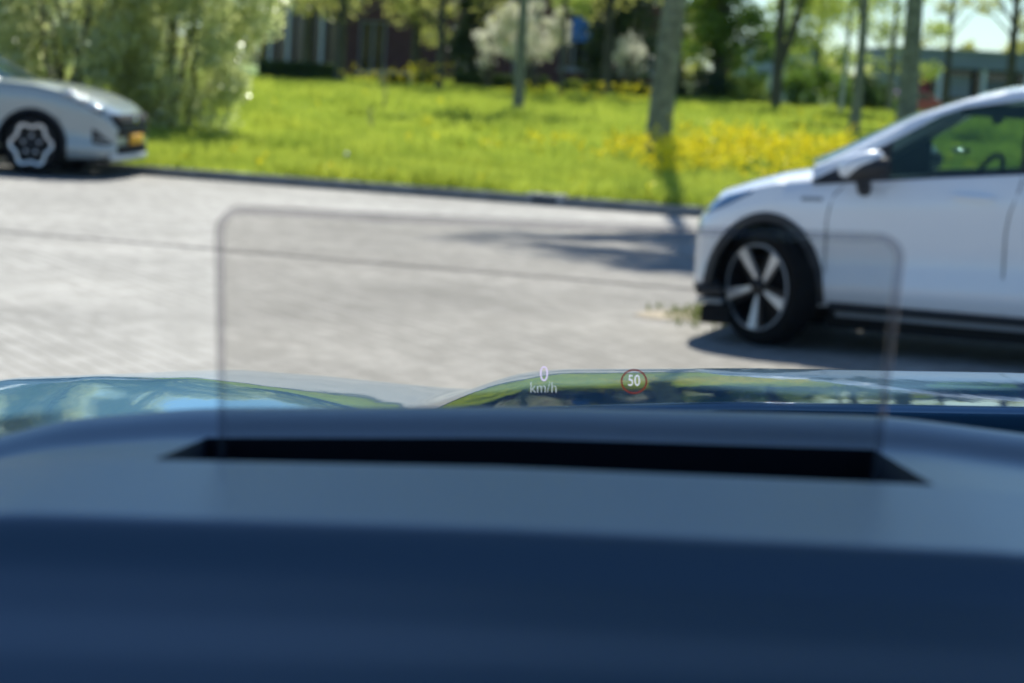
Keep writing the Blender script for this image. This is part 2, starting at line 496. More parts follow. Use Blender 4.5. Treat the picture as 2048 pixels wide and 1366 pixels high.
def blades(P, h, wd, lean=.35, per=3):
    N = len(P) * per
    B = np.repeat(P, per, axis=0) + RNG.normal(0, .03, (N, 2))
    hh = np.repeat(h, per) * RNG.uniform(.6, 1.15, N)
    ww = np.repeat(wd, per) * RNG.uniform(.7, 1.3, N)
    a = RNG.uniform(0, pi, N)
    z = gz(B[:, 0], B[:, 1])
    dx, dy = np.cos(a) * ww / 2, np.sin(a) * ww / 2
    la = RNG.uniform(0, 2 * pi, N); ll = RNG.uniform(.05, lean, N) * hh
    V = np.zeros((N, 4, 3))
    V[:, 0] = np.stack([B[:, 0] - dx, B[:, 1] - dy, z - .02], 1)
    V[:, 1] = np.stack([B[:, 0] + dx, B[:, 1] + dy, z - .02], 1)
    V[:, 2] = np.stack([B[:, 0] + dx * .6 + np.cos(la) * ll * .5, B[:, 1] + dy * .6 + np.sin(la) * ll * .5, z + hh * .62], 1)
    V[:, 3] = np.stack([B[:, 0] + np.cos(la) * ll, B[:, 1] + np.sin(la) * ll, z + hh], 1)
    return V

def nz(x, y):
    return (np.sin(x * 1.3 + y * .7) * np.cos(y * .55 - x * .4) + np.sin(x * 3.1 - y * 1.7) * .5 + np.sin(x * .37 + y * .23 + 1.3)) / 2.5
parts = []
for (n_, t0, t1, hb, wb) in [(26000, .10, 4, .13, .016), (34000, 3.5, 16, .15, .024), (34000, 15, 36, .16, .040), (16000, 35, 50, .18, .06), (5000, 49, 57, .20, .09)]:
    P = visible_xy(n_, t0, t1)
    q = nz(P[:, 0], P[:, 1])
    parts.append(blades(P, hb * np.maximum(.35, 1 + 1.1 * q), np.full(len(P), wb)))
cl = visible_xy(230, 1, 46)
P = (cl[:, None, :] + RNG.normal(0, 1, (len(cl), 40, 2)) * np.array([.22, .10])).reshape(-1, 2)
P = P[tdist(P[:, 0], P[:, 1]) > .3]
parts.append(blades(P, RNG.uniform(.2, .34, len(P)), np.full(len(P), .035)))
# behind our own view: a little grass to both sides for reflections is covered by the meadow sheet
tag(quads_mesh('grass', np.concatenate(parts), M['grass']), 'long sunlit spring grass of the meadow beyond the kerb', 'grass', kind='stuff')

# yellow flowering plants in a drift
def flowers(P, h, per=7, size=.03):
    N = len(P)
    z = gz(P[:, 0], P[:, 1])
    top = np.stack([P[:, 0] + RNG.normal(0, .05, N), P[:, 1] + RNG.normal(0, .05, N), z + h], 1)
    base = np.stack([P[:, 0], P[:, 1], z], 1)
    a = RNG.uniform(0, pi, N); d = np.stack([np.cos(a), np.sin(a), 0 * a], 1) * .006
    st = np.stack([base - d, base + d, top + d * .6, top - d * .6], 1)
    C = np.repeat(top, per, axis=0) + RNG.normal(0, 1, (N * per, 3)) * np.array([.045, .045, .05])
    n1 = RNG.normal(0, 1, (N * per, 3)); n1 /= np.linalg.norm(n1, axis=1)[:, None]
    n2 = np.cross(n1, RNG.normal(0, 1, (N * per, 3))); n2 /= np.linalg.norm(n2, axis=1)[:, None]
    s = size * RNG.uniform(.6, 1.3, (N * per, 1))
    pe = np.stack([C - n1 * s, C - n2 * s, C + n1 * s, C + n2 * s], 1)
    return st, pe
FP = []
FH = []
for (cx, cy, sx, sy, n_, h0) in [(1.65, 34.0, .34, 1.2, 120, .45), (2.35, 33.5, .30, 1.0, 120, .45), (3.0, 35.2, .45, .9, 170, .60), (3.9, 35.5, .6, 1.0, 200, .52), (4.7, 36.0, .6, .9, 150, .48), (5.5, 37.0, .6, .9, 60, .38),
                               (2.1, 33.2, .3, .8, 40, .35), (3.4, 32.8, .3, .8, 55, .35), (.25, 36.5, .25, .6, 14, .35), (-1.0, 36.5, .5, 1.2, 12, .28),
                               (-4.1, 73, .7, .8, 60, .55), (-3.0, 72.5, .3, .5, 35, .7), (.3, 66, .7, 1.5, 45, .45), (2.6, 62, .3, .6, 30, .6), (7.0, 50, 1.0, 2, 40, .35), (1.7, 68.5, .4, .8, 25, .55)]:
    n_ = int(n_ * .7)
    if 30 < cy < 39: cy -= 1.6; h0 *= .85
    FP.append(np.stack([RNG.normal(cx, sx, n_), RNG.normal(cy, sy, n_)], 1)); FH.append(h0 * RNG.uniform(.3, 1.0, n_) ** .8 * 1.3)
P = visible_xy(40, .3, 40); FP.append(P); FH.append(RNG.uniform(.10, .28, len(P)))
for t in (.25, .35, .3, .3):
    pass
P = np.array([road_pt(a, .3) for a in (1.3, 2.0, 2.25, 2.9, 5.2, 6.0, 6.05, .2, 4.1)]); FP.append(P); FH.append(np.full(len(P), .12))
P = np.concatenate(FP); H = np.concatenate(FH)
st, pe = flowers(P, H)
fo = quads_mesh('wildflowers', np.concatenate([st, pe]), [M['stem'], M['yellow']])
fo.data.polygons.foreach_set('material_index', [0] * len(st) + [1] * len(pe))
tag(fo, 'drift of tall yellow flowering wild plants in the meadow', 'flowers', kind='stuff')
# weeds on the sandy patch
P = np.stack([RNG.normal(1.22, .13, 150), RNG.normal(15.2, .35, 150)], 1)
Vw = blades(P, np.full(150, .04), np.full(150, .02), lean=.9)
tag(quads_mesh('weeds', Vw, M['weed']), 'low weeds growing through the paving by the white car', 'weeds', kind='stuff')

# dandelion clocks
for i, (sx_, t) in enumerate([(2.1, .9), (8.3, 1.2)]):
    xx, yy = road_pt(sx_, t); zz = float(gz(xx, yy))
    e = empty('dandelion', (xx, yy, zz))
    tag(e, ['white dandelion clock in the grass left of the display glass', 'white dandelion clock in the grass near the drain block'][i], 'dandelion', 'dandelion clocks at the grass edge')
    MB().tube([(0, 0, 0), (.01, 0, .2), (.0, 0, .24)], .003, 5).build('stem', M['stem'], e)
    MB().ellipsoid((0, 0, .26), (.028, .028, .028), 10, 6).build('seed_head', M['white_plastic'], e)

# dry stalk plants
for i, (xx, yy, hh) in enumerate([(-3.1, 53, 1.05), (-2.55, 40, .5)]):
    e = empty('dry_stalk_plant', (xx, yy, float(gz(xx, yy))))
    tag(e, ['tall thin dry plant stalk standing in the far left of the meadow', 'short dry plant stalk in the middle of the meadow'][i], 'plant', 'dry stalks in the meadow')
    b = MB().tube([(0, 0, 0), (.02, 0, hh * .6), (-.03, 0, hh)], [.018, .014, .006], 6)
    for k in range(5):
        z0 = hh * (.3 + .13 * k); sgn = (-1) ** k
        b.tube([(0, 0, z0), (.09 * sgn, .03, z0 + .10)], [.008, .004], 5)
    b.build('stem', M['drystalk'], e)

# ------------------------------------------------------------ trees and shrubs
def leaf_cloud(C, n, spread, size, rng, squash=1.0, aspect=.5):
    """n leaves scattered around clump centres C (k,3), spread (k,)."""
    k = rng.integers(0, len(C), n)
    D = rng.normal(0, 1, (n, 3)); r = rng.random(n) ** .45
    D = D / np.linalg.norm(D, axis=1)[:, None] * r[:, None]
    P = C[k] + D * spread[k][:, None] * np.array([1, 1, squash])
    n1 = rng.normal(0, 1, (n, 3)); n1 /= np.linalg.norm(n1, axis=1)[:, None]
    n2 = np.cross(n1, rng.normal(0, 1, (n, 3))); n2 /= np.linalg.norm(n2, axis=1)[:, None]
    s = size * rng.uniform(.6, 1.4, (n, 1))
    return np.stack([P - n1 * s, P - n2 * s * aspect, P + n1 * s, P + n2 * s * aspect], 1)

def limb_path(p0, p1, rng, wob=.06, n=5):
    p0, p1 = np.array(p0, float), np.array(p1, float)
    L = np.linalg.norm(p1 - p0)
    return [tuple(p0 + (p1 - p0) * k / (n - 1) + (rng.normal(0, wob * L, 3) * np.array([1, 1, .3]) if 0 < k < n - 1 else 0) + np.array([0, 0, .12 * L * sin(pi * k / (n - 1))])) for k in range(n)]

def make_tree(name, x, y, label, cat, group, h, tr, crown_z, crown_r, leaf_m, bark_m, n=6000, size=.05, lean=0.0, clumps=40, spread=.55, seed=1, fork=None, droop=0.0, top_r=None, trunk_bend=0.0, low=None, squash=.8):
    rng = np.random.default_rng(seed)
    e = empty(name, (x, y, float(gz(x, y)) - .02))
    tag(e, label, cat, group)
    b = MB()
    top = np.array([lean * h, 0, h * .93])
    NT = 9
    pts = []
    for k in range(NT):
        f = k / (NT - 1)
        pts.append((top[0] * f + trunk_bend * sin(pi * f * 2) , .05 * sin(5 * f + seed), top[2] * f))
    rad = [tr * (1.35 if k == 0 else 1) * (1 - .82 * (k / (NT - 1)) ** 1.1) for k in range(NT)]
    pts.insert(1, tuple(np.array(pts[0]) * .0 + np.array([top[0] * .03, 0, .25]))); rad.insert(1, tr * 1.04)
    b.tube(pts, rad, 12)
    if fork:
        b.tube([(top[0] * fork[0] / h, 0, fork[0]), (fork[1] * .5, .05, fork[0] + .9), (fork[1], .1, fork[0] + 2.2), (fork[1] * 1.3, .2, h * .8)], [tr * .75, tr * .65, tr * .5, tr * .15], 10)
    C = []; Sp = []
    for k in range(clumps):
        zf = rng.random() ** .8
        z = crown_z + (h - crown_z) * zf
        prof = sin(pi * min(1, .18 + .82 * zf)) ** .6 if not low else (1 - zf) ** .5
        r = crown_r * prof * sqrt(rng.random()) * rng.uniform(.75, 1.15)
        a = rng.uniform(0, 2 * pi)
        c = np.array([top[0] * z / h + r * cos(a), r * sin(a), z - droop * r])
        C.append(c); Sp.append(spread * rng.uniform(.6, 1.3))
        if k % 2 == 0:
            zt = max(crown_z * .8, z - r * .7 - .3) if crown_z > .8 else max(.1, z * .5)
            zt = min(zt, top[2] * .9)
            b.tube(limb_path((top[0] * zt / h, 0, zt), c, rng, .05), [tr * .32 * (1 - .6 * zt / h), tr * .24 * (1 - .6 * zt / h), tr * .16, tr * .09, tr * .04], 6)
    b.build('trunk', bark_m, e)
    C = np.array(C); Sp = np.array(Sp)
    V = leaf_cloud(C, n, Sp, size, rng, squash)
    V[:, :, 2] = np.maximum(V[:, :, 2], .03)
    quads_mesh('crown', V, leaf_m, e)
    return e

def make_shrub(name, x, y, label, cat, group, w_, d_, h, leaf_m, bark_m, n=6000, size=.05, clumps=50, spread=.35, stems=7, seed=1, z0=0.0, aspect=.5, squash=1.1, zmin=.2):
    rng = np.random.default_rng(seed)
    e = empty(name, (x, y, float(gz(x, y)) - .02)); tag(e, label, cat, group)
    C = []; Sp = []
    for k in range(clumps):
        while True:
            q = rng.uniform(-1, 1, 3)
            if np.linalg.norm(q) < 1: break
        q = q / (np.linalg.norm(q) + 1e-6) * np.linalg.norm(q) ** .45
        C.append((q[0] * w_ / 2, q[1] * d_ / 2, zmin + (h - zmin) * (q[2] + 1) / 2)); Sp.append(spread * rng.uniform(.6, 1.35))
    C = np.array(C); Sp = np.array(Sp)
    b = MB()
    for k in range(stems):
        a = C[rng.integers(0, len(C))]
        b.tube(limb_path((rng.normal(0, w_ * .10), rng.normal(0, d_ * .08), 0), (a[0] * .8, a[1] * .8, max(a[2], h * .5) * .95), rng, .04), [.045, .038, .028, .018, .008], 6)
    b.build('stem', bark_m, e)
    V = leaf_cloud(C, n, Sp, size, rng, squash, aspect)
    V[:, :, 2] = np.maximum(V[:, :, 2], .03)
    quads_mesh('foliage', V, leaf_m, e)
    return e

# big silver-leaved willow bushes left
g = 'silver willow bushes behind the grey car'
make_shrub('willow_bush', -5.15, 35.2, 'silvery green willow bush at the right end of its row, leaning over the meadow', 'bush', g, 2.7, 2.4, 4.6, M['willow'], M['bark_dark'], n=34000, size=.045, clumps=190, spread=.36, stems=6, seed=3, zmin=.1)
make_shrub('willow_bush', -6.5, 34.6, 'silvery green willow bush directly behind the grey car bonnet', 'bush', g, 2.9, 2.4, 5.4, M['willow'], M['bark_dark'], n=30000, size=.048, clumps=170, spread=.38, stems=6, seed=4, zmin=.1)
make_shrub('willow_bush', -8.6, 36.2, 'silvery green willow bush behind the windscreen of the grey car', 'bush', g, 3.2, 2.6, 5.6, M['willow'], M['bark_dark'], n=28000, size=.052, clumps=160, spread=.42, stems=7, seed=5)
make_shrub('willow_bush', -10.9, 37.2, 'silvery green willow bush at the left edge of the view', 'bush', g, 3.2, 2.6, 5.4, M['willow'], M['bark_dark'], n=24000, size=.052, clumps=140, spread=.44, stems=7, seed=6)

# meadow trees (trunk foot, label, ...)
g = 'trees standing in the meadow'
make_tree('tree', -6.05, 78.0, 'tree with a dark trunk and olive crown in front of the clipped hedge', 'tree', g, 10, .17, 2.4, 3.0, M['olive'], M['bark_dark'], 9000, .085, clumps=60, spread=.8, seed=21, lean=.015)
make_tree('tree', -2.75, 76.0, 'tree with a slim dark trunk left of the pale blossom bush', 'tree', g, 10, .13, 2.2, 2.6, M['olive'], M['bark_dark'], 7000, .085, clumps=50, spread=.75, seed=22)
make_tree('tree', -.16, 54.84, 'slim straight tree with a sunlit grey trunk in front of the blossom bush', 'tree', g, 10.5, .125, 3.4, 2.4, M['lime'], M['bark'], 6000, .07, lean=.0, clumps=45, spread=.7, seed=23)
make_tree('tree', 1.0, 69.44, 'thin dark tree just right of the pale blossom bush', 'tree', g, 9, .07, 2.5, 1.8, M['lime'], M['bark_dark'], 4000, .08, clumps=34, spread=.6, seed=24)
make_tree('tree', 2.5, 76.0, 'dark stemmed tree in front of the brick wall right of the blue panel', 'tree', g, 9.5, .17, 2.3, 2.6, M['olive'], M['bark_dark'], 8000, .085, clumps=50, spread=.75, seed=25)
make_tree('tree', 1.98, 36.36, 'leaning tree with the thickest grey trunk, rising out of the yellow flowers', 'tree', g, 21.0, .19, 15.8, 1.7, M['lime'], M['bark'], 5200, .085, lean=.066, clumps=38, spread=.5, seed=26)
make_tree('tree', 7.34, 70.9, 'tree forking low into two dark stems against the sky', 'tree', g, 9, .17, 4.6, 2.4, M['olive'], M['bark_dark'], 2200, .08, clumps=26, spread=.6, seed=27, fork=(1.3, .62))
make_tree('tree', 8.93, 68.4, 'slender pale trunked young tree beside the green thicket', 'tree', g, 6, .075, 2.6, 1.2, M['lime'], M['bark_pale'], 2200, .07, lean=.03, clumps=24, spread=.5, seed=28)
make_tree('tree', 6.85, 50.16, 'slim grey tree left of the thick trunk, with a light crown', 'tree', g, 9, .115, 3.0, 2.0, M['lime'], M['bark'], 2600, .06, lean=.0, clumps=30, spread=.55, seed=29, trunk_bend=.05)
make_tree('tree', 9.8, 62.0, 'tall tree with a thick dark trunk rising behind the white car bonnet', 'tree', g, 13, .27, 5.0, 3.4, M['olive'], M['bark'], 6000, .09, clumps=50, spread=.8, seed=30)
make_tree('tree', 14.6, 84.0, 'thin dark tree in front of the low grey building', 'tree', g, 10, .12, 3.3, 2.2, M['olive'], M['bark_dark'], 2200, .08, clumps=30, spread=.6, seed=31)
make_tree('tree', 17.2, 86.0, 'rightmost tree above the white car roof', 'tree', g, 10, .19, 3.4, 2.6, M['olive'], M['bark_dark'], 3000, .08, clumps=34, spread=.6, seed=32)
make_tree('tree', 11.0, 73.0, 'light crowned tree in the gap between thick trunk and slim grey tree', 'tree', g, 6.5, .10, 1.3, 1.6, M['lime'], M['bark'], 3200, .07, clumps=40, spread=.5, seed=33)
make_tree('tree', 9.6, 80.0, 'pale leafy young tree behind the slender pale trunk', 'tree', g, 4.6, .09, 1.0, 1.7, M['lime'], M['bark'], 5200, .08, clumps=46, spread=.6, seed=34)
e = make_tree('tree', 2.95, 3.75, 'unseen leafy tree added beside our car to shade its dashboard', 'tree', 'trees standing in the meadow', 7.4, .14, 4.9, 1.05, M['green'], M['bark'], 26000, .12, clumps=100, spread=.45, seed=35, lean=-.40)  # added out of view so its crown keeps the sun off the dashboard
# tall background trees: dense green one and companions
g = 'dense trees in front of the brick building'
make_tree('dense_tree', 6.2, 78.0, 'dense green tree with dark inside, right of the leaning trunk', 'tree', g, 8.5, .26, .9, 2.0, M['green'], M['bark_dark'], 30000, .085, clumps=150, spread=.6, seed=41)
make_tree('dense_tree', 3.3, 84.0, 'dark bushy tree half hidden behind the leaning trunk', 'tree', g, 7.5, .2, .7, 1.6, M['dark'], M['bark_dark'], 8000, .085, clumps=60, spread=.6, seed=42)
make_tree('dense_tree', -3.9, 84.0, 'dark bushy tree between the two olive crowned trees', 'tree', g, 6.5, .2, 1.6, 1.4, M['olive'], M['bark_dark'], 6000, .085, clumps=46, spread=.6, seed=43)
make_tree('dense_tree', -7.7, 84.0, 'olive leafy tree overhanging the white poles', 'tree', g, 7.5, .18, 2.6, 2.2, M['olive'], M['bark_dark'], 7000, .09, clumps=46, spread=.75, seed=44)
make_tree('dense_tree', -1.9, 82.5, 'dark conical evergreen left of the pale blossom bush', 'tree', g, 4.2, .14, .3, 1.0, M['dark'], M['bark_dark'], 6000, .07, clumps=50, spread=.4, seed=45, low=True)
make_tree('dense_tree', 2.7, 80.5, 'low dark evergreen under the blue panel', 'tree', g, 3.6, .14, .3, 1.1, M['dark'], M['bark_dark'], 6000, .07, clumps=50, spread=.4, seed=46, low=True)
# blossom bushes
g = 'white blossom bushes by the brick building'
make_shrub('blossom_bush', 0.05, 77, 'round bush covered in cream white blossom', 'bush', g, 2.2, 1.8, 3.1, M['blossom'], M['bark_dark'], n=9000, size=.05, clumps=70, spread=.28, seed=51, zmin=1.2)
make_shrub('blossom_bush', -1.25, 79, 'small thin blossom bush left of the round one', 'bush', g, .8, .8, 2.4, M['blossom'], M['bark_dark'], n=1600, size=.045, clumps=26, spread=.22, seed=52, zmin=.8)
make_shrub('blossom_bush', 3.3, 79, 'sparse white flowering shrub left of the leaning trunk', 'bush', g, .9, .9, 2.1, M['blossom'], M['bark_dark'], n=1300, size=.045, clumps=24, spread=.25, seed=53, zmin=.8)
# hedges
def hedge(x0, x1, y, d, h, label, seed, m):
    rng = np.random.default_rng(seed)
    cx = (x0 + x1) / 2; e = empty('hedge', (cx, y, float(gz(cx, y)) - .03)); tag(e, label, 'hedge', 'clipped hedges along the building')
    L = x1 - x0
    core = MB().box(-L / 2, L / 2, -d / 2 + .08, d / 2 - .08, 0, h - .1, .06); core.build('core', M['bark_dark'], e)
    n_ = int(1500 * L)
    P = np.stack([rng.uniform(-L / 2, L / 2, n_), rng.uniform(-d / 2, d / 2, n_), rng.uniform(0, h, n_)], 1)
    sel = rng.random(n_)
    P[sel < .5, 1] = -d / 2 + np.abs(rng.normal(0, .05, (sel < .5).sum()))
    P[sel > .65, 2] = h - np.abs(rng.normal(0, .05, (sel > .65).sum()))
    V = leaf_cloud(P, n_ * 2, np.full(n_, .06), .035, rng, 1, .6)
    V[:, :, 2] = np.maximum(V[:, :, 2], .02)
    quads_mesh('foliage', V, m, e)
hedge(-8.9, -6.1, 80.3, .9, .66, 'low clipped hedge in front of the white poles', 61, M['hedge'])
hedge(-2.4, .7, 80.5, .9, .62, 'low clipped hedge under the blossom bushes', 62, M['hedge'])
hedge(1.2, 4.6, 78.5, .9, .55, 'low dark hedge behind the thin dark tree', 63, M['hedge'])
hedge(-5.0, -2.9, 82.5, .8, .5, 'low dark hedge left of the slim dark trunk', 64, M['dark'])
# thicket at right
g = 'green shrubs behind the meadow on the right'
for i, (x, y, w_, h, m, lab) in enumerate([(8.9, 74, 2.4, 1.3, 'green', 'rounded green shrub just right of the forked tree'), (7.0, 77, 1.6, .9, 'lime', 'low light green shrub left of the forked tree'), (10.6, 76, 1.9, 1.2, 'hedge', 'dark green shrub left of the thick trunk'), (5.2, 76.5, 2.2, 1.1, 'dark', 'low dark shrub under the dense green tree'), (11.5, 80, 1.3, .75, 'green', 'low green shrub right of the thick trunk')]):
    make_shrub('shrub', x, y, lab, 'shrub', g, w_, 1.4, h, M[m], M['bark_dark'], n=4500, size=.06, clumps=46, spread=.28, seed=70 + i, zmin=.05, stems=4)
# far wood
rng = np.random.default_rng(90)
C = []; Sp = []
for k in range(420):
    x = rng.uniform(-60, 190); C.append((x, 330 + rng.uniform(-8, 8), rng.uniform(0, 1) ** .8 * (6.6 + 1.6 * sin(x * .11) + 1.0 * sin(x * .37)))); Sp.append(rng.uniform(1.4, 2.6))
tag(quads_mesh('far_wood', leaf_cloud(np.array(C), 36000, np.array(Sp), .5, rng, 1, .7), M['olive']), 'far belt of trees behind the low buildings', 'wood', kind='stuff')

# ------------------------------------------------------------ buildings
e = empty('brick_building', (-2.3, 95, 0)); tag(e, 'dark red brick building with blue panel and white poled entrance behind the trees', 'building')
def wall_with_holes(x0, x1, z0, z1, holes, y0, y1, name, m, parent):
    xs = sorted({x0, x1, *[h[0] for h in holes], *[h[1] for h in holes]}); zs = sorted({z0, z1, *[h[2] for h in holes], *[h[3] for h in holes]})
    b = MB()
    for i in range(len(xs) - 1):
        j = 0
        while j < len(zs) - 1:
            cx, cz = (xs[i] + xs[i + 1]) / 2, (zs[j] + zs[j + 1]) / 2
            if not any(h[0] < cx < h[1] and h[2] < cz < h[3] for h in holes):
                b.box(xs[i], xs[i + 1], y0, y1, zs[j], zs[j + 1])
            j += 1
    return b.build(name, m, parent, smooth=False)
X0, X1 = -8.2, 8.4   # local, building centre x=-2.3
holes = [(-8.0, -5.0, .5, 3.6)]
wins = []
for xw in (-4.35, -.4, 3.55, 6.6):
    wins.append((xw, xw + 1.05, 1.55 if xw > -4 else 1.0, 3.0)); wins.append((xw, xw + 1.05, 4.4, 5.8))
wins += [(1.7, 2.6, .6, 2.3), (-7.4, -6.2, 4.4, 5.8)]
wall_with_holes(X0, X1, 0, 7.4, holes + wins, 0, .35, 'wall', M['brick'], e)
MB().box(X0, X1, .6, 9, 0, 7.35).build('rear_wall', M['brick'], e, smooth=False)
MB().box(X0 - .3, X1 + .3, -.3, 9.3, 7.41, 7.75).build('roof', M['roof_dark'], e, smooth=False)
for (a, b_, c, d) in wins:
    f = MB().box(a, a + .07, .06, .16, c, d).box(b_ - .07, b_, .06, .16, c, d).box(a + .07, b_ - .07, .06, .16, c, c + .07).box(a + .07, b_ - .07, .06, .16, d - .07, d).box((a + b_) / 2 - .03, (a + b_) / 2 + .03, .06, .16, c + .07, d - .07).build('window', M['sill_grey'], e, smooth=False)
    MB().box(a + .07, b_ - .07, .10, .13, c + .07, d - .07).build('pane', M['dark_glass'], f, smooth=False)
    MB().box(a - .08, b_ + .08, -.08, -.002, c - .1, c - .002).build('sill', M['drain'], f, smooth=False)
MB().box(-7.98, -5.02, .38, .5, .5, 3.6).build('entrance_glazing', M['dark_glass'], e, smooth=False)
for xp in (-7.75, -7.05, -6.3, -5.75):
    MB().tube([(xp, -.9, .3), (xp, -.9, 4.2)], .065, 10).build('pole', M['white_wall'], e)
MB().box(-8.2, -4.8, -1.2, -.002, 4.2, 4.45).build('canopy', M['roof_dark'], e, smooth=False)
MB().box(3.95, 4.75, -.06, -.003, 2.65, 3.6).build('panel', M['blue_sign'], e, smooth=False)
MB().box(.15, .55, -.05, -.003, 3.1, 3.9).build('panel', M['blue_sign'], e, smooth=False)
MB().box(-.2, .02, -.12, -.003, 1.45, 1.65).build('wall_lamp', M['white_plastic'], e, smooth=False)

e = empty('warehouse', (17.0, 160, 0)); tag(e, 'long pale grey windowless warehouse seen between the forked tree and the thick trunk', 'building')
MB().box(-2.6, 2.1, 0, 10, 0, 3.9).build('wall', M['grey_clad'], e, smooth=False)
rb = MB().prism([(-2.9, 3.91), (2.4, 3.91), (1.9, 4.3), (-2.4, 4.3)], -.3, 10.3); rb.build('roof', M['sill_grey'], e, smooth=False)
for k in range(9):
    MB().box(-2.4 + k * .52, -2.3 + k * .52, -.05, -.003, .1, 3.8).build('cladding_rib', M['grey_clad'], e, smooth=False) if k % 3 == 0 else None
MB().box(.2, 1.4, -.06, -.003, 0, 2.4).build('door', M['blue_clad'], e, smooth=False)

e = empty('showroom', (23.3, 150, 0)); tag(e, 'low grey blue building with dark glazing and white posts above the white car', 'building')
MB().box(0, 22, 2.0, 14, 0, 2.95).build('wall', M['blue_clad'], e, smooth=False)
MB().box(-.4, 22, -.3, 14.2, 2.96, 4.0).build('fascia', M['blue_clad'], e, smooth=False)
MB().box(-.6, 22.2, -.5, 14.4, 4.01, 4.12).build('roof', M['sill_grey'], e, smooth=False)
MB().box(.6, 21.8, 1.85, 1.99, .2, 2.8).build('glazing', M['dark_glass'], e, smooth=False)
for xp in (.1, 2.15, 4.9, 7.6, 10.4):
    MB().box(xp, xp + .28, -.1, .2, 0, 2.95).build('post', M['white_wall'], e, smooth=False)
MB().box(1.05, 1.95, 1.7, 1.83, 1.2, 2.45).build('banner', M['red_panel'], e, smooth=False)
MB().box(3.3, 4.5, 1.7, 1.83, 1.2, 2.5).build('shutter', M['grey_clad'], e, smooth=False)
MB().box(5.6, 6.9, 1.7, 1.83, 0, 2.3).build('door', M['blue_clad'], e, smooth=False)

e = empty('van', (12.6, 118, 0.0)); tag(e, 'small white van parked far off beside the forked tree', 'van')
MB().prism([(-1.5, .35), (1.6, .35), (1.6, 1.0), (1.15, 1.15), (.8, 1.75), (-1.5, 1.8)], -.8, .8).build('body', M['white_wall'], e)
MB().prism([(.35, 1.12), (1.05, 1.12), (.78, 1.62), (.35, 1.62)], -.812, -.80).build('window', M['dark_glass'], e, smooth=False)
for xw in (-1.0, 1.0):
    wv = MB().lathe([(.16, -.08), (.3, -.08), (.31, .08), (.16, .08)], 20).build('wheel', M['tyre'], e); wv.location = (xw, -.74, .31)

e = empty('stone_bench', (-4.35, 82.0, float(gz(-4.35, 82.0)))); tag(e, 'pale stone bench behind the yellow flowers near the brick wall', 'bench')
MB().box(-.85, .65, -.2, .25, .42, .52, .02).build('seat', M['pale_stone'], e)
MB().box(-.65, -.5, -.15, .2, -.01, .42, .01).build('leg', M['pale_stone'], e)
MB().box(.35, .5, -.15, .2, -.01, .42, .01).build('leg', M['pale_stone'], e)

# ------------------------------------------------------------ cars
def pw(tbl):
    xs = [a for a, _ in tbl]; ys = [b for _, b in tbl]
    return lambda x: float(np.interp(x, xs, ys))

def spokes_blade(rr, tilt=0):
    b = MB()
    for k in range(5):
        a = -pi / 2 + 2 * pi * k / 5 + tilt
        ca, sa = cos(a), sin(a)
        P = [(.045, -.012), (.045, .008), (rr * .93, .050), (rr * .97, -.014)]
        vs = []
        for y in (-.105, -.075):
            for r, q in P: vs.append((r * ca - q * sa, y + (.03 if r < .1 else 0), r * sa + q * ca))
        b.add(vs, [[0, 1, 2, 3], [7, 6, 5, 4], [0, 4, 5, 1], [1, 5, 6, 2], [2, 6, 7, 3], [3, 7, 4, 0]])
    return b

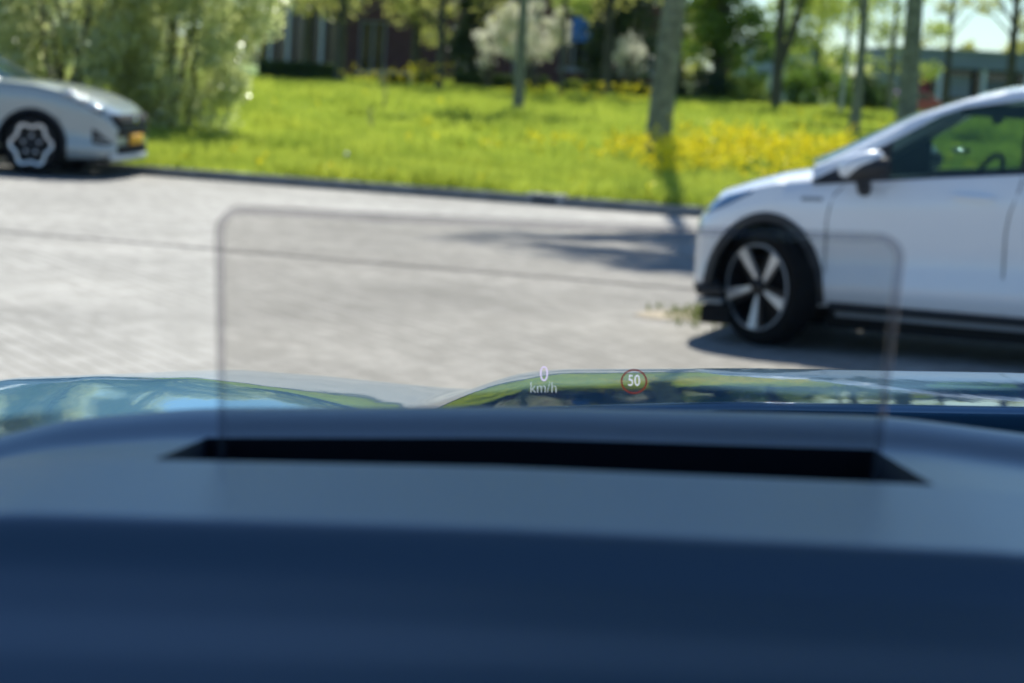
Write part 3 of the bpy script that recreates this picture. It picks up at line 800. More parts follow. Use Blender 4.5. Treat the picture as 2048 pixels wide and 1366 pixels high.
def wheel(parent, x, y, r, rr, style, steer=0.0, w_=.17, spin=0.0):
    """Wheel whose outer face looks along local -Y."""
    t = MB().lathe([(rr, -w_ / 2), (rr + .02, -w_ / 2 - .008), (r - .03, -w_ / 2 - .008), (r - .008, -w_ / 2 + .012), (r, -w_ / 2 + .03), (r, w_ / 2 - .03), (r - .02, w_ / 2), (rr, w_ / 2)], 56).build('wheel', M['tyre'], parent)
    t.location = (x, y, r); t.rotation_euler = (0, spin, steer)
    MB().lathe([(rr + .002, -w_ / 2 - .004), (rr - .014, -w_ / 2 - .006), (rr - .022, -w_ / 2 + .02), (rr - .03, .05), (.02, .055), (.02, .06), (rr, .06), (rr + .001, w_ / 2 - .02)], 48, closed=False).build('rim', M['alloy_dark'], t)
    ring = MB().lathe([(rr - .002, -w_ / 2 - .009), (rr - .014, -w_ / 2 - .011), (rr - .016, -w_ / 2 - .003), (rr - .002, -w_ / 2 - .003)], 48)
    ring.build('rim_ring', M['sill_grey'] if style == 'blade' else M['alloy_dark'], t)
    if style == 'blade':
        spokes_blade(rr).build('spokes', M['alloy'], t, angle=20)
        b = MB()
        for k in range(5):
            a = -pi / 2 + 2 * pi * k / 5; ca, sa = cos(a), sin(a)
            P = [(.04, .018), (.04, .034), (rr * .94, .088), (rr * .93, .056)]
            vs = [(q_r * ca - q * sa, yy, q_r * sa + q * ca) for yy in (-.088, -.06) for q_r, q in P]
            b.add(vs, [[0, 1, 2, 3], [7, 6, 5, 4], [0, 4, 5, 1], [1, 5, 6, 2], [2, 6, 7, 3], [3, 7, 4, 0]])
        b.build('spoke_edges', M['alloy_dark'], t, angle=20)
    else:
        # lobed ring
        N = 120; vs = []; fs = []
        for k in range(N):
            a = 2 * pi * k / N
            cw = rr * (.79 + .085 * cos(6 * a)); ro = cw + rr * .06; ri = cw - rr * .06
            for q_r, yy in ((ro, -.105), (ri, -.100), (ri, -.07), (ro, -.07)): vs.append((q_r * cos(a), yy, q_r * sin(a)))
        for k in range(N):
            j = (k + 1) % N
            for i in range(4): fs.append([k * 4 + i, k * 4 + (i + 1) % 4, j * 4 + (i + 1) % 4, j * 4 + i])
        MB().add(vs, fs).build('spokes', M['alloy'], t)
        b = MB()
        for k in range(6):
            a = pi / 6 + 2 * pi * k / 6
            b.tube([(.04 * cos(a), -.07, .04 * sin(a)), (rr * .66 * cos(a), -.09, rr * .66 * sin(a))], [.022, .016], 8)
        b.build('spoke_edges', M['alloy_dark'], t)
        b = MB()
        for k in range(5):
            a = .3 + 2 * pi * k / 5; b.ellipsoid((.095 * cos(a), -.092, .095 * sin(a)), (.02, .012, .02), 10, 6)
        b.build('wheel_bolts', M['alloy'], t)
    MB().lathe([(.001, -.10), (.03, -.10), (.045, -.09), (.05, -.07), (.001, -.07)], 24).build('hub', M['alloy_dark'], t)
    return t

class Body:
    """Car body shell in local metres: X along the car, near side at Y=0, Z up."""
    def __init__(s, sx, W, zb0, zs, zt, hw, bow, arches, cowl, tail, front):
        s.sx, s.W, s.zb0, s.zs, s.zt, s.hw, s.bow, s.arches, s.cowl, s.tail, s.front = sx, W, zb0, zs, zt, hw, bow, arches, cowl, tail, front
    def zb(s, x):
        z = s.zb0(x)
        for (xc, a, zc, b) in s.arches:
            u = (x - xc) / a
            if abs(u) < 1: z = max(z, zc + b * sqrt(1 - u * u))
        return z
    def section(s, x):
        w = s.hw(x); z0 = s.zb0(x); zs = s.zs(x); zt = s.zt(x); zb = s.zb(x); H = zs - z0
        P = [(w - .05, z0), (w - .012, z0 + .09 * H), (w - .002, z0 + .19 * H), (w - .030, z0 + .30 * H), (w - .022, z0 + .5 * H), (w - .004, z0 + .74 * H), (w - .006, z0 + .86 * H), (w - .035, zs)]
        P = [(a, max(z, zb + .0005 * i)) for i, (a, z) in enumerate(P)]
        return P, w, zs, zt
    def side_y(s, x, z):
        P, w, _, _ = s.section(x)
        _, w_, zs, zt = s.section(x)
        P = P + [(w_ - .10, zs + (zt - zs) * .38), (w_ * .78, zs + (zt - zs) * .70), (w_ * .55, zs + (zt - zs) * .90)]
        return float(np.interp(z, [q[1] for q in P], [q[0] for q in P]))
    def bx(s, x, yy):  # bowed x
        w = s.W / 2
        return x + s.bow(x) * (1 - min(1, (yy / w) ** 2))
    def build(s, m, parent):
        vs = []; fs = []; rows = []
        nx = len(s.sx)
        for x in s.sx:
            P, w, zs, zt = s.section(x)
            half = P + [(w - .10, zs + (zt - zs) * .38), (w * .78, zs + (zt - zs) * .70), (w * .55, zs + (zt - zs) * .90), (w * .28, zs + (zt - zs) * .98)]
            full = [(-a, z) for a, z in half] + [(0, zt)] + [(a, z) for a, z in half[::-1]]
            rows.append(len(vs))
            for a, z in full: vs.append((s.bx(x, a), s.W / 2 + a, z))
            m_ = len(full)
        for i in range(nx - 1):
            xm = (s.sx[i] + s.sx[i + 1]) / 2
            lo, hi = min(s.cowl, s.tail), max(s.cowl, s.tail)
            for k in range(m_ - 1):
                if lo < xm < hi and 8 <= k < m_ - 9: continue
                fs.append([rows[i] + k, rows[i] + k + 1, rows[i + 1] + k + 1, rows[i + 1] + k])
        for i in (0, nx - 1):
            fs.append([rows[i] + k for k in range(m_)])
        b = MB().add(vs, fs)
        o = b.build('body', m, parent, angle=50)
        return o
    def patch(s, name, quad, m, parent, off=.006, n=12, thick=.0, smooth=True):
        """quad: list of (x, z_low, z_high) columns laid on the near side."""
        xs = np.linspace(quad[0][0], quad[-1][0], n)
        lo = np.interp(xs, [q[0] for q in quad], [q[1] for q in quad]); hi = np.interp(xs, [q[0] for q in quad], [q[2] for q in quad])
        vs = []; fs = []; K = 6
        for x, a, b_ in zip(xs, lo, hi):
            for k in range(K):
                z = a + (b_ - a) * k / (K - 1)
                yy = s.side_y(x, z); 
                vs.append((s.bx(x, yy), s.W / 2 - yy - off, z))
        for i in range(n - 1):
            for k in range(K - 1): fs.append([i * K + k, (i + 1) * K + k, (i + 1) * K + k + 1, i * K + k + 1])
        o = from_data(name, vs, fs, m, parent, smooth)
        md = o.modifiers.new('solid', 'SOLIDIFY'); md.thickness = -.006 if thick == 0 else thick; md.offset = 1
        return o
    def line(s, name, pts, m, parent, r=.004):
        P = []
        for x, z in pts:
            yy = s.side_y(x, z); P.append((s.bx(x, yy), s.W / 2 - yy - .001, z))
        return MB().tube(P, r, 6).build(name, m, parent)
    def arch_ring(s, name, arch, m, parent, wd=.05, zmin=.28, far=False):
        xc, a, zc, b = arch; vs = []; fs = []; N = 40
        for k in range(N + 1):
            t = pi * k / N
            for (aa, bb, off) in ((a - .004, b - .004, -.04), (a - .006, b - .006, .014), (a + wd * .9, b + wd, .014), (a + wd * .95, b + wd * 1.05, -.002)):
                x = xc - aa * cos(t); z = zc + bb * sin(t)
                if t < .02 or t > pi - .02: z = zmin
                yy = s.side_y(x, max(z, s.zb(x) + .001))
                py = s.W / 2 - yy - off
                vs.append((s.bx(x, yy), py if not far else s.W - py, z))
        for k in range(N):
            for i in range(3): fs.append([k * 4 + i, k * 4 + i + 1, (k + 1) * 4 + i + 1, (k + 1) * 4 + i])
        return MB().add(vs, fs).build(name, m, parent)

def greenhouse(car, B, rail, dlo, belt, xs_pillar, roof_x, m_paint, sgn, inset0=.05, k=.30, z0=.95, rear_x=3.0, pillars=(), mirror_tri=None):
    """rail(x): outer top line, dlo(x): top of the side glass, belt(x): its foot."""
    W = B.W
    yin = lambda z: inset0 + max(0, z - z0) * k
    xs = np.linspace(xs_pillar[0], xs_pillar[1], 46)
    vs = []; fs = []
    for side in (0, 1):
        base = len(vs)
        for x in xs:
            u, g_ = dlo(x), rail(x); g_ = max(g_, u + .035)
            for yy, z in ((yin(u) + .02, u), (yin(u), u), (yin(g_ - .03), g_ - .035), (yin(g_) + .025, g_ - .006), (yin(g_) + .09, g_), (yin(g_) + .09, g_ - .04)):
                vs.append((x, yy if side == 0 else W - yy, z))
        for i in range(len(xs) - 1):
            for q in range(6): fs.append([base + i * 6 + q, base + i * 6 + (q + 1) % 6, base + (i + 1) * 6 + (q + 1) % 6, base + (i + 1) * 6 + q])
    MB().add(vs, fs).build('roof_rail', m_paint, car)
    # roof
    vs = []; fs = []; xr = np.linspace(roof_x[0], roof_x[1], 14); K = 13
    for x in xr:
        y0 = yin(rail(x)) + .08
        for q in range(K):
            f = q / (K - 1); vs.append((x, y0 + (W - 2 * y0) * f, rail(x) - .004 + .035 * sin(pi * f)))
    for i in range(len(xr) - 1):
        for q in range(K - 1): fs.append([i * K + q, i * K + q + 1, (i + 1) * K + q + 1, (i + 1) * K + q])
    r = MB().add(vs, fs).build('roof', m_paint, car)
    md = r.modifiers.new('solid', 'SOLIDIFY'); md.thickness = .03; md.offset = -1
    # windscreen
    def screen(name, xa, xb):
        vs = []; fs = []; xr = np.linspace(xa, xb, 12)
        for x in xr:
            y0 = yin(rail(x)) + .07
            for q in range(K):
                f = q / (K - 1); bo = -.16 * sin(pi * f) * sgn * (1 - abs(x - xa) / abs(xb - xa) * .6)
                vs.append((x + bo, y0 + (W - 2 * y0) * f, rail(x) - .015 + .02 * sin(pi * f)))
        for i in range(len(xr) - 1):
            for q in range(K - 1): fs.append([i * K + q, i * K + q + 1, (i + 1) * K + q + 1, (i + 1) * K + q])
        MB().add(vs, fs).build(name, M['car_glass'], car)
    screen('windscreen', xs_pillar[0] + .02 * sgn, roof_x[0])
    # side glass between pillars
    for (a, b_) in pillars:
        for side in (0, 1):
            xs2 = np.linspace(a, b_, 10); vs = []; fs = []
            for x in xs2:
                for f in (0, .5, 1):
                    z = belt(x) + (dlo(x) - belt(x)) * f; yy = yin(z) + .012
                    vs.append((x, yy if side == 0 else W - yy, z))
            for i in range(9):
                for q in range(2): fs.append([i * 3 + q, i * 3 + q + 1, (i + 1) * 3 + q + 1, (i + 1) * 3 + q])
            MB().add(vs, fs).build('side_window', M['car_glass'], car)
    # black pillars and frames
    def block(a, b_, name='pillar_trim'):
        xs2 = np.linspace(a, b_, 6)
        for side in (0, 1):
            vs = []; fs = []; base = 0
            for x in xs2:
                u = max(dlo(x), belt(x) + .004)
                for yy, z in ((yin(belt(x)), belt(x) - .01), (yin(u) + .002, u + .004), (yin(u) + .04, u + .004), (yin(belt(x)) + .04, belt(x) - .01)):
                    vs.append((x, yy if side == 0 else W - yy, z))
            for i in range(5):
                for q in range(4): fs.append([base + i * 4 + q, base + i * 4 + (q + 1) % 4, base + (i + 1) * 4 + (q + 1) % 4, base + (i + 1) * 4 + q])
            fs.append([base + q for q in range(4)]); fs.append([base + 20 + q for q in range(4)])
            MB().add(vs, fs).build(name, M['black_plastic'], car)
    block(*mirror_tri, name='quarter_trim')
    for i in range(len(pillars) - 1):
        block(pillars[i][1], pillars[i + 1][0])
    xe = pillars[-1][1]; block(min(xe, rear_x), max(xe, rear_x))
    # belt moulding
    vs = [(x, yin(belt(x)) - .012 - .0, belt(x)) for x in np.linspace(mirror_tri[0], xe, 14)]
    MB().tube(vs, .012, 6).build('belt_trim', M['black_plastic'], car)
    return yin

def interior(car, B, x_dash, x_seat, sgn, floor=.3, wheel_near=True, x_tail=3.0, W=1.75):
    a, b_ = sorted((x_dash, x_tail))
    MB().box(a, b_, .14, W - .14, floor, floor + .06).build('cabin_floor', M['under'], car, smooth=False)
    MB().box(min(x_dash - .28, x_dash + .28), max(x_dash - .28, x_dash + .28), .13, W - .13, .62, .97, .05).build('car_dashboard', M['cabin'], car)
    for y0 in (.22, W - .22 - .52):
        for xo in (x_seat, x_seat + sgn * .95):
            s_ = MB().box(xo - .25, xo + .25, y0, y0 + .52, floor + .06, .58, .06)
            c = xo + sgn * .30
            s_.box(c - .07, c + .07, y0 + .02, y0 + .50, .50, 1.16, .05)
            s_.box(c - .04 + sgn * .03, c + .05 + sgn * .03, y0 + .13, y0 + .39, 1.20, 1.38, .035)
            s_.box(c - .01, c + .01, y0 + .2, y0 + .32, 1.14, 1.22)
            s_.build('car_seat', M['seat'], car)
    # steering wheel
    yc = .48 if wheel_near else W - .48
    sw = MB(); R_ = .185
    pts = [(0, R_ * cos(2 * pi * k / 28), R_ * sin(2 * pi * k / 28)) for k in range(28)]
    vs = []; fs = []
    for k in range(28):
        t = 2 * pi * k / 28
        for q in range(8):
            p = 2 * pi * q / 8; rr = R_ + .016 * cos(p); vs.append((.016 * sin(p), rr * cos(t), rr * sin(t)))
    for k in range(28):
        for q in range(8): fs.append([k * 8 + q, k * 8 + (q + 1) % 8, ((k + 1) % 28) * 8 + (q + 1) % 8, ((k + 1) % 28) * 8 + q])
    sw.add(vs, fs); sw.box(-.02, .03, -.06, .06, -.05, .05, .01)
    for dy, dz in ((-.17, 0), (.17, 0), (0, -.17)): sw.tube([(0, 0, 0), (0, dy, dz)], .014, 6)
    o = sw.build('steering_wheel', M['cabin'], car); o.location = (x_dash + sgn * .40, yc, .99); o.rotation_euler = (0, -sgn * radians(-24), radians(28))

# --- white car on the right (front faces left, local x grows towards its rear)
HD = radians(18)
car = empty('parked_car', (1.415, 13.56, 0), -HD)
tag(car, 'white hatchback with black wheel arches parked nearest on the right', 'car', 'parked cars')
W = 1.76
B = Body(
    sx=sorted(set(np.round(np.concatenate([[-.405, -.40, -.385, -.36, -.33, -.30], np.linspace(-.28, .50, 40), np.linspace(.52, 2.0, 26), np.linspace(2.02, 3.0, 44), [3.05, 3.12, 3.2, 3.28, 3.33, 3.35]]), 3))),
    W=W,
    zb0=pw([(-.41, .30), (-.3, .27), (.3, .255), (.5, .27), (2.9, .27), (3.2, .33), (3.35, .42)]),
    zs=pw([(-.405, .62), (-.39, .68), (-.34, .76), (-.28, .82), (-.13, .885), (.013, .925), (.21, .945), (.633, .985), (1.39, 1.07), (2.2, 1.12), (3.0, 1.16), (3.3, 1.10), (3.35, .9)]),
    zt=pw([(-.405, .66), (-.39, .725), (-.34, .79), (-.28, .865), (-.13, .93), (.013, .985), (.15, 1.02), (.26, 1.05), (.6, 1.06), (1.39, 1.09), (2.9, 1.2), (3.2, 1.16), (3.35, .95)]),
    hw=pw([(-.405, .60), (-.39, .68), (-.36, .74), (-.30, .79), (-.2, .83), (0, .862), (.3, .874), (.8, .88), (2.4, .88), (3.0, .86), (3.2, .80), (3.35, .66)]),
    bow=pw([(-.41, -.15), (-.1, -.08), (.3, 0), (2.6, 0), (3.3, .08)]),
    arches=[(-.012, .305, .285, .435), (2.46, .355, .30, .40)], cowl=.30, tail=2.95, front=-1)
B.build(M['white_paint'], car)
arch = B.arches[0]
for ar in B.arches:
    B.arch_ring('arch_cladding', ar, M['black_plastic'], car, wd=.045, zmin=.27)
    B.arch_ring('arch_cladding', ar, M['black_plastic'], car, wd=.045, zmin=.27, far=True)
for xc, rr_ in ((-.012, .33), (2.46, .37)):
    for y0, y1 in ((.06, .34), (W - .34, W - .06)):
        N = 20; vs = [(xc + rr_ * .98 * cos(pi * k / N), yy, .30 + (.44 if xc < 1 else .41) * sin(pi * k / N)) for yy in (y0, y1) for k in range(N + 1)]
        fs = [[k, k + 1, N + 2 + k, N + 1 + k] for k in range(N)] + ([[N + 1 + k for k in range(N + 1)]] if y0 < 1 else [[k for k in range(N + 1)]])
        MB().add(vs, fs).build('wheel_liner', M['under'], car)
MB().box(.34, 2.05, .12, W - .12, .13, .31).box(-.34, .30, .36, W - .36, .22, .60).box(2.1, 3.2, .36, W - .36, .24, .6).build('underbody', M['under'], car, smooth=False)
MB().box(-.455, -.25, .30, W / 2, .262, .325, .02).box(-.42, -.27, .06, .5, .262, .325, .02).build('bumper_lip', M['black_plastic'], car)
MB().box(-.42, -.27, .10, W / 2, .215, .245, .008).build('splitter', M['sill_grey'], car)
MB().box(-.39, -.22, .10, W - .1, .10, .205, .01).build('air_deflector', M['under'], car)
# sill moulding
sill = []
for x in np.linspace(.36, 2.06, 12): sill.append((x, .045, .262))
b = MB(); b.tube(sill, .028, 8); b.build('sill_moulding', M['black_plastic'], car)
b = MB(); b.tube([(x, .07, .222) for x in np.linspace(.40, 2.0, 8)], .018, 8); b.build('sill_strip', M['sill_grey'], car)
B.patch('bumper_lip', [(-.40, .285, .315), (-.30, .27, .335), (-.27, .27, .36)], M['black_plastic'], car, off=.02, n=8)
B.patch('headlight', [(-.365, .715, .74), (-.33, .74, .80), (-.25, .785, .845), (-.16, .84, .875), (-.11, .868, .88)], M['lampglass'], car, off=.004)
B.patch('badge', [(.17, .845, .868), (.29, .85, .873)], M['sill_grey'], car, off=.003)
B.line('door_gap', [(.40, .938), (.36, .90), (.333, .82), (.322, .74), (.325, .5), (.345, .30)], M['under'], car, .0035)
B.line('door_gap', [(1.385, 1.05), (1.37, .98), (1.33, .85), (1.315, .74), (1.318, .5), (1.33, .30)], M['under'], car, .0035)
B.line('door_gap', [(2.30, 1.09), (2.26, .95), (2.14, .78), (2.07, .6), (2.05, .30)], M['under'], car, .0035)
for xh in (1.02, 1.98):
    yy = B.side_y(xh + .1, .925)
    o = MB().box(xh, xh + .22, -.02, .012, -.014, .016, .008).build('door_handle', M['white_paint'], car); o.location = (0, W / 2 - yy - .012, .925 if xh < 1.5 else .97)
B.patch('tail_light', [(3.12, .9, 1.05), (3.3, .88, 1.02)], M['red_panel'], car)
rail = pw([(.20, 1.045), (.277, 1.078), (.381, 1.138), (.611, 1.277), (.763, 1.364), (1.016, 1.465), (1.207, 1.517), (1.355, 1.542), (1.8, 1.555), (2.3, 1.54), (2.8, 1.48), (3.05, 1.40)])
dlo = pw([(.20, .952), (.638, 1.206), (.895, 1.366), (1.02, 1.415), (1.361, 1.483), (1.8, 1.49), (2.3, 1.46), (2.75, 1.37), (2.95, 1.22)])
belt = pw([(.213, .95), (.638, .993), (1.393, 1.085), (2.3, 1.15), (2.95, 1.21)])
yin = greenhouse(car, B, rail, dlo, belt, (.215, 3.0), (1.05, 3.05), M['white_paint'], 1, pillars=[(.64, 1.36), (1.46, 2.25), (2.32, 2.72)], mirror_tri=(.225, .64), rear_x=2.95)
interior(car, B, .72, 1.34, 1, x_tail=2.95, W=W)
for (xx, yy, zz, q) in ((.80, .42, .975, 1.8), (.72, .28, .975, 2), (.97, .55, 1.17, 1.2)):  # chrome domes added in the cabin only to throw sun glints
    MB().ellipsoid((xx, yy, zz), (.05 * q, .045 * q, .014 * q), 20, 10).build('glint_dome', M['chrome'], car)
MB().box(2.86, 2.92, .22, W - .22, .6, 1.42, .02).build('tailgate_panel', M['seat'], car)
# mirrors
for side in (0, 1):
    f = (lambda y: y) if side == 0 else (lambda y: W - y)
    b = MB().ellipsoid((.515, f(-.10), 1.078), (.125, .095, .068), 20, 12, .8)
    b.v = [(x, y, z + (x - .52) * .30) for x, y, z in b.v]
    b.build('mirror', M['white_paint'], car)
    b = MB().ellipsoid((.56, f(-.105), 1.04), (.122, .095, .070), 16, 10, .8)
    b.v = [(x, y, z + (x - .52) * .22) for x, y, z in b.v]
    b.tube([(.52, f(-.06), 1.0), (.52, f(.02), .93), (.52, f(.07), .92)], [.045, .04, .04], 10)
    b.build('mirror_base', M['black_plastic'], car)
    MB().ellipsoid((.615, f(-.12), 1.13), (.018, .02, .012), 8, 6).build('mirror_indicator', M['orange'], car)
MB().box(1.10, 1.14, W / 2 - .12, W / 2 + .12, 1.33, 1.40, .012).build('rear_view_mirror', M['cabin'], car)
MB().box(.98, 1.5, .35, 1.3, 1.37, 1.44, .02).build('sun_visor', M['liner'], car)
wheel(car, -.012, .135, .335, .25, 'blade', steer=radians(-33), spin=0.12)
wheel(car, -.012, W - .135, .335, .25, 'blade', steer=radians(-33) + pi)
wheel(car, 2.46, .125, .335, .25, 'blade')
wheel(car, 2.46, W - .125, .335, .25, 'blade', steer=pi)

# --- grey car on the left (front faces right, local x grows towards its front)
car = empty('parked_car', (-5.485, 26.84, 0), -radians(5))
tag(car, 'silver grey crossover with flower patterned wheel parked at the far kerb on the left', 'car', 'parked cars')
W = 1.80
B = Body(
    sx=sorted(set(np.round(np.concatenate([[-3.35, -3.3, -3.2, -3.1], np.linspace(-3.05, -2.1, 44), np.linspace(-2.05, -.5, 22), np.linspace(-.45, .50, 44), np.linspace(.52, .80, 12), [.83, .86, .885, .90, .91]]), 3))),
    W=W,
    zb0=pw([(-3.35, .45), (-3.1, .34), (-2.9, .26), (.4, .215), (.7, .225), (.91, .25)]),
    zs=pw([(-3.35, .95), (-3.2, 1.1), (-2.5, 1.14), (-1.0, 1.08), (-.45, 1.035), (0, 1.01), (.35, .95), (.6, .875), (.78, .79), (.88, .68), (.91, .56)]),
    zt=pw([(-3.35, 1.0), (-3.2, 1.15), (-1.0, 1.10), (-.65, 1.075), (-.45, 1.066), (-.13, 1.055), (.18, 1.015), (.49, .945), (.70, .865), (.84, .765), (.90, .70), (.91, .60)]),
    hw=pw([(-3.35, .65), (-3.2, .80), (-2.9, .875), (-1, .895), (.3, .895), (.55, .88), (.7, .85), (.8, .81), (.88, .745), (.91, .70)]),
    bow=pw([(-3.3, -.08), (-2.8, 0), (.3, 0), (.7, .02), (.91, .03)]),
    arches=[(-.012, .39, .33, .395), (-2.59, .39, .33, .395)], cowl=-.50, tail=-3.0, front=1)
B.build(M['grey_paint'], car)
for ar in B.arches:
    B.arch_ring('arch_cladding', ar, M['black_plastic'], car, wd=.028, zmin=.24)
for xc in (-.012, -2.59):
    for y0, y1 in ((.05, .34), (W - .34, W - .05)):
        N = 20; vs = [(xc + .385 * cos(pi * k / N), yy, .32 + .40 * sin(pi * k / N)) for yy in (y0, y1) for k in range(N + 1)]
        fs = [[k, k + 1, N + 2 + k, N + 1 + k] for k in range(N)] + ([[N + 1 + k for k in range(N + 1)]] if y0 < 1 else [[k for k in range(N + 1)]])
        MB().add(vs, fs).build('wheel_liner', M['under'], car)
MB().box(-2.15, -.45, .10, W - .10, .17, .28).box(-.42, .5, .38, W - .38, .19, .6).box(.35, .84, .15, W - .15, .18, .26).box(-3.2, -2.2, .38, W - .38, .2, .6).build('underbody', M['under'], car, smooth=False)
B.patch('headlight', [(.30, .945, .975), (.40, .895, .955), (.52, .84, .915), (.66, .765, .86), (.78, .70, .78)], M['lampdark'], car, off=.004)
B.patch('lamp_lens', [(.34, .935, .962), (.44, .89, .93), (.56, .835, .885), (.70, .765, .825), (.75, .75, .785)], M['lens'], car, off=.010)
for (xx, zz, rr_) in ((.40, .925, .036), (.56, .865, .036), (.50, .865, .022), (.71, .785, .034)):  # chrome lens domes, widened and raised to throw sun glints
    yy = B.side_y(xx, zz); MB().ellipsoid((B.bx(xx, yy), W / 2 - yy - .012, zz + .010), (rr_ * 2.4, rr_ * 2.0, rr_ * 1.0), 20, 12).build('lamp_lens', M['chrome'], car)
B.patch('fog_vent', [(.67, .40, .565), (.72, .385, .54), (.80, .38, .47), (.87, .39, .42)], M['black_plastic'], car, off=.004)
B.patch('vent_strip', [(.70, .435, .455), (.85, .415, .43)], M['grey_paint'], car, off=.012)
B.line('door_gap', [(-.62, 1.0), (-.60, .8), (-.56, .5), (-.50, .28)], M['under'], car, .004)
B.line('door_gap', [(-1.6, 1.05), (-1.58, .8), (-1.56, .3)], M['under'], car, .004)
B.line('bonnet_gap', [(-.4, 1.005), (0, .985), (.3, .945), (.42, .925)], M['under'], car, .003)
o = MB().box(-1.45, -1.25, -.02, .01, .93, .955, .008).build('door_handle', M['grey_paint'], car)
# front face: grille, plate, lower intake, splitter (in local y across the nose)
def nose(name, y0, y1, z0, z1, m, off=.012, x0=.905, dx_top=0.0, n=16, taper=0.0):
    vs = []; fs = []; ym, hw_ = (y0 + y1) / 2, (y1 - y0) / 2
    for i in range(n):
        f = -1 + 2 * i / (n - 1)
        for j in range(4):
            z = z0 + (z1 - z0) * j / 3
            yy = ym + hw_ * f * (1 - taper * (1 - j / 3))
            u = (yy - W / 2) / (W / 2)
            vs.append((x0 + .03 * (1 - u * u) - .10 * max(0, abs(u) - .72) / .28 + off + dx_top * j / 3, yy, z))
    for i in range(n - 1):
        for j in range(3): fs.append([i * 4 + j, (i + 1) * 4 + j, (i + 1) * 4 + j + 1, i * 4 + j + 1])
    o = from_data(name, vs, fs, m, car)
    md = o.modifiers.new('solid', 'SOLIDIFY'); md.thickness = .02; md.offset = 0
    return o
nose('grille', .14, 1.66, .475, .725, M['under'], off=.010, dx_top=-.018, taper=.12)
for zz in (.535, .59, .645): nose('grille_bar', .27, 1.53, zz, zz + .014, M['alloy_dark'], off=.022, dx_top=-.002)
MB().ellipsoid((.955, W / 2, .66), (.012, .08, .035), 18, 8).build('emblem', M['chrome'], car)
nose('lower_grille', .22, 1.58, .28, .38, M['under'], off=.004)
nose('splitter', .12, 1.68, .215, .275, M['white_wall'], off=.012)
pl = nose('number_plate', .64, 1.16, .385, .50, M['plate'], off=.03, n=6)
rail = lambda x: float(np.interp(-x, [.40, .55, .8, 1.1, 1.4, 1.7, 2.4, 2.9, 3.1], [1.03, 1.12, 1.27, 1.43, 1.50, 1.53, 1.52, 1.44, 1.32]))
dlo = lambda x: float(np.interp(-x, [.40, .62, .85, 1.15, 1.45, 1.75, 2.4, 2.8, 2.95], [1.02, 1.06, 1.21, 1.36, 1.43, 1.46, 1.43, 1.32, 1.2]))
belt = lambda x: float(np.interp(-x, [.40, .62, 1.5, 2.95], [1.015, 1.035, 1.09, 1.18]))
greenhouse(car, B, rail, dlo, belt, (-.42, -3.0), (-1.25, -3.05), M['grey_paint'], -1, pillars=[(-.72, -1.55), (-1.63, -2.4), (-2.46, -2.75)], mirror_tri=(-.45, -.72), rear_x=-2.95)
interior(car, B, -.95, -1.75, -1, x_tail=-2.95, wheel_near=False, W=W)
MB().ellipsoid((-.78, -.10, 1.12), (.10, .10, .075), 18, 10, .8).tube([(-.76, -.06, 1.06), (-.74, .07, 1.02)], .03, 8).build('mirror', M['grey_paint'], car)
wheel(car, -.012, .13, .345, .275, 'lobe')
wheel(car, -.012, W - .13, .345, .275, 'lobe', steer=pi)
wheel(car, -2.59, .13, .345, .275, 'lobe')
wheel(car, -2.59, W - .13, .345, .275, 'lobe', steer=pi)

# --- distant red car
car = empty('parked_car', (20.2, 124, 0), 0.12)
tag(car, 'small distant red car in front of the low grey blue building', 'car', 'parked cars')
MB().prism([(-2.0, .3), (2.0, .3), (2.05, .8), (1.0, .98), (-1.7, 1.0), (-2.05, .8)], -.85, .85).build('body', M['red_paint'], car)
MB().prism([(-1.5, 1.0), (.85, .98), (.25, 1.42), (-1.1, 1.45)], -.68, .68).build('roof', M['red_paint'], car)
MB().prism([(-1.25, 1.04), (.6, 1.03), (.2, 1.35), (-1.0, 1.37)], -.69, -.682).build('side_window', M['dark_glass'], car, smooth=False)
MB().prism([(.32, 1.34), (.86, .995), (.90, 1.0), (.36, 1.36)], -.6, .6).build('windscreen', M['chrome'], car, smooth=False)
for xw in (-1.25, 1.25):
    o = MB().lathe([(.16, -.08), (.3, -.08), (.31, .08), (.16, .08)], 20).build('wheel', M['tyre'], car); o.location = (xw, -.80, .31)

# ------------------------------------------------------------ our own car
own = empty('car', (0, 0, 0)); tag(own, 'dark blue car whose bonnet, windscreen and dashboard fill the foreground', 'car')
# bonnet: a height field measured from the driver's eye
XC = .42
def cum(tb):
    ys = np.linspace(.9, 2.4, 601); sl_ = np.interp(ys, [a for a, _ in tb], [b_ for _, b_ in tb])
    k = np.exp(-np.linspace(-2, 2, 17) ** 2); k /= k.sum()
    sl_ = np.convolve(np.pad(sl_, 8, mode='edge'), k, mode='valid')
    d = -np.tan(np.radians(sl_)); z = np.concatenate([[0], np.cumsum((d[1:] + d[:-1]) / 2 * np.diff(ys))])
    return ys, z
T_b = cum([(.9, 1.0), (1.38, 3.15), (1.5, 3.7), (1.62, 4.3), (1.71, 4.8), (1.77, 5.3), (1.82, 6.2), (1.84, 7.2), (1.9, 14), (2.0, 35), (2.1, 60), (2.2, 75), (2.4, 80)])
T_m = cum([(.9, 1.0), (1.25, 3.2), (1.42, 4.3), (1.5, 5.1), (1.6, 5.7), (1.8, 6.2), (1.96, 6.7), (2.04, 8), (2.1, 20), (2.2, 55), (2.4, 80)])
T_l = cum([(.9, -2.5), (1.25, 2.0), (1.45, 2.3), (1.6, 2.4), (1.70, 2.9), (1.76, 4.2), (1.82, 9), (1.95, 25), (2.1, 60), (2.4, 80)])
ANC = (1.83, 1.97, 1.79)
zr_x = np.array([-1.2, -.7, -.55, -.45, -.375, -.30, -.228, -.154, -.08, -.045, -.03, .0, .03, .176, .376, .42])
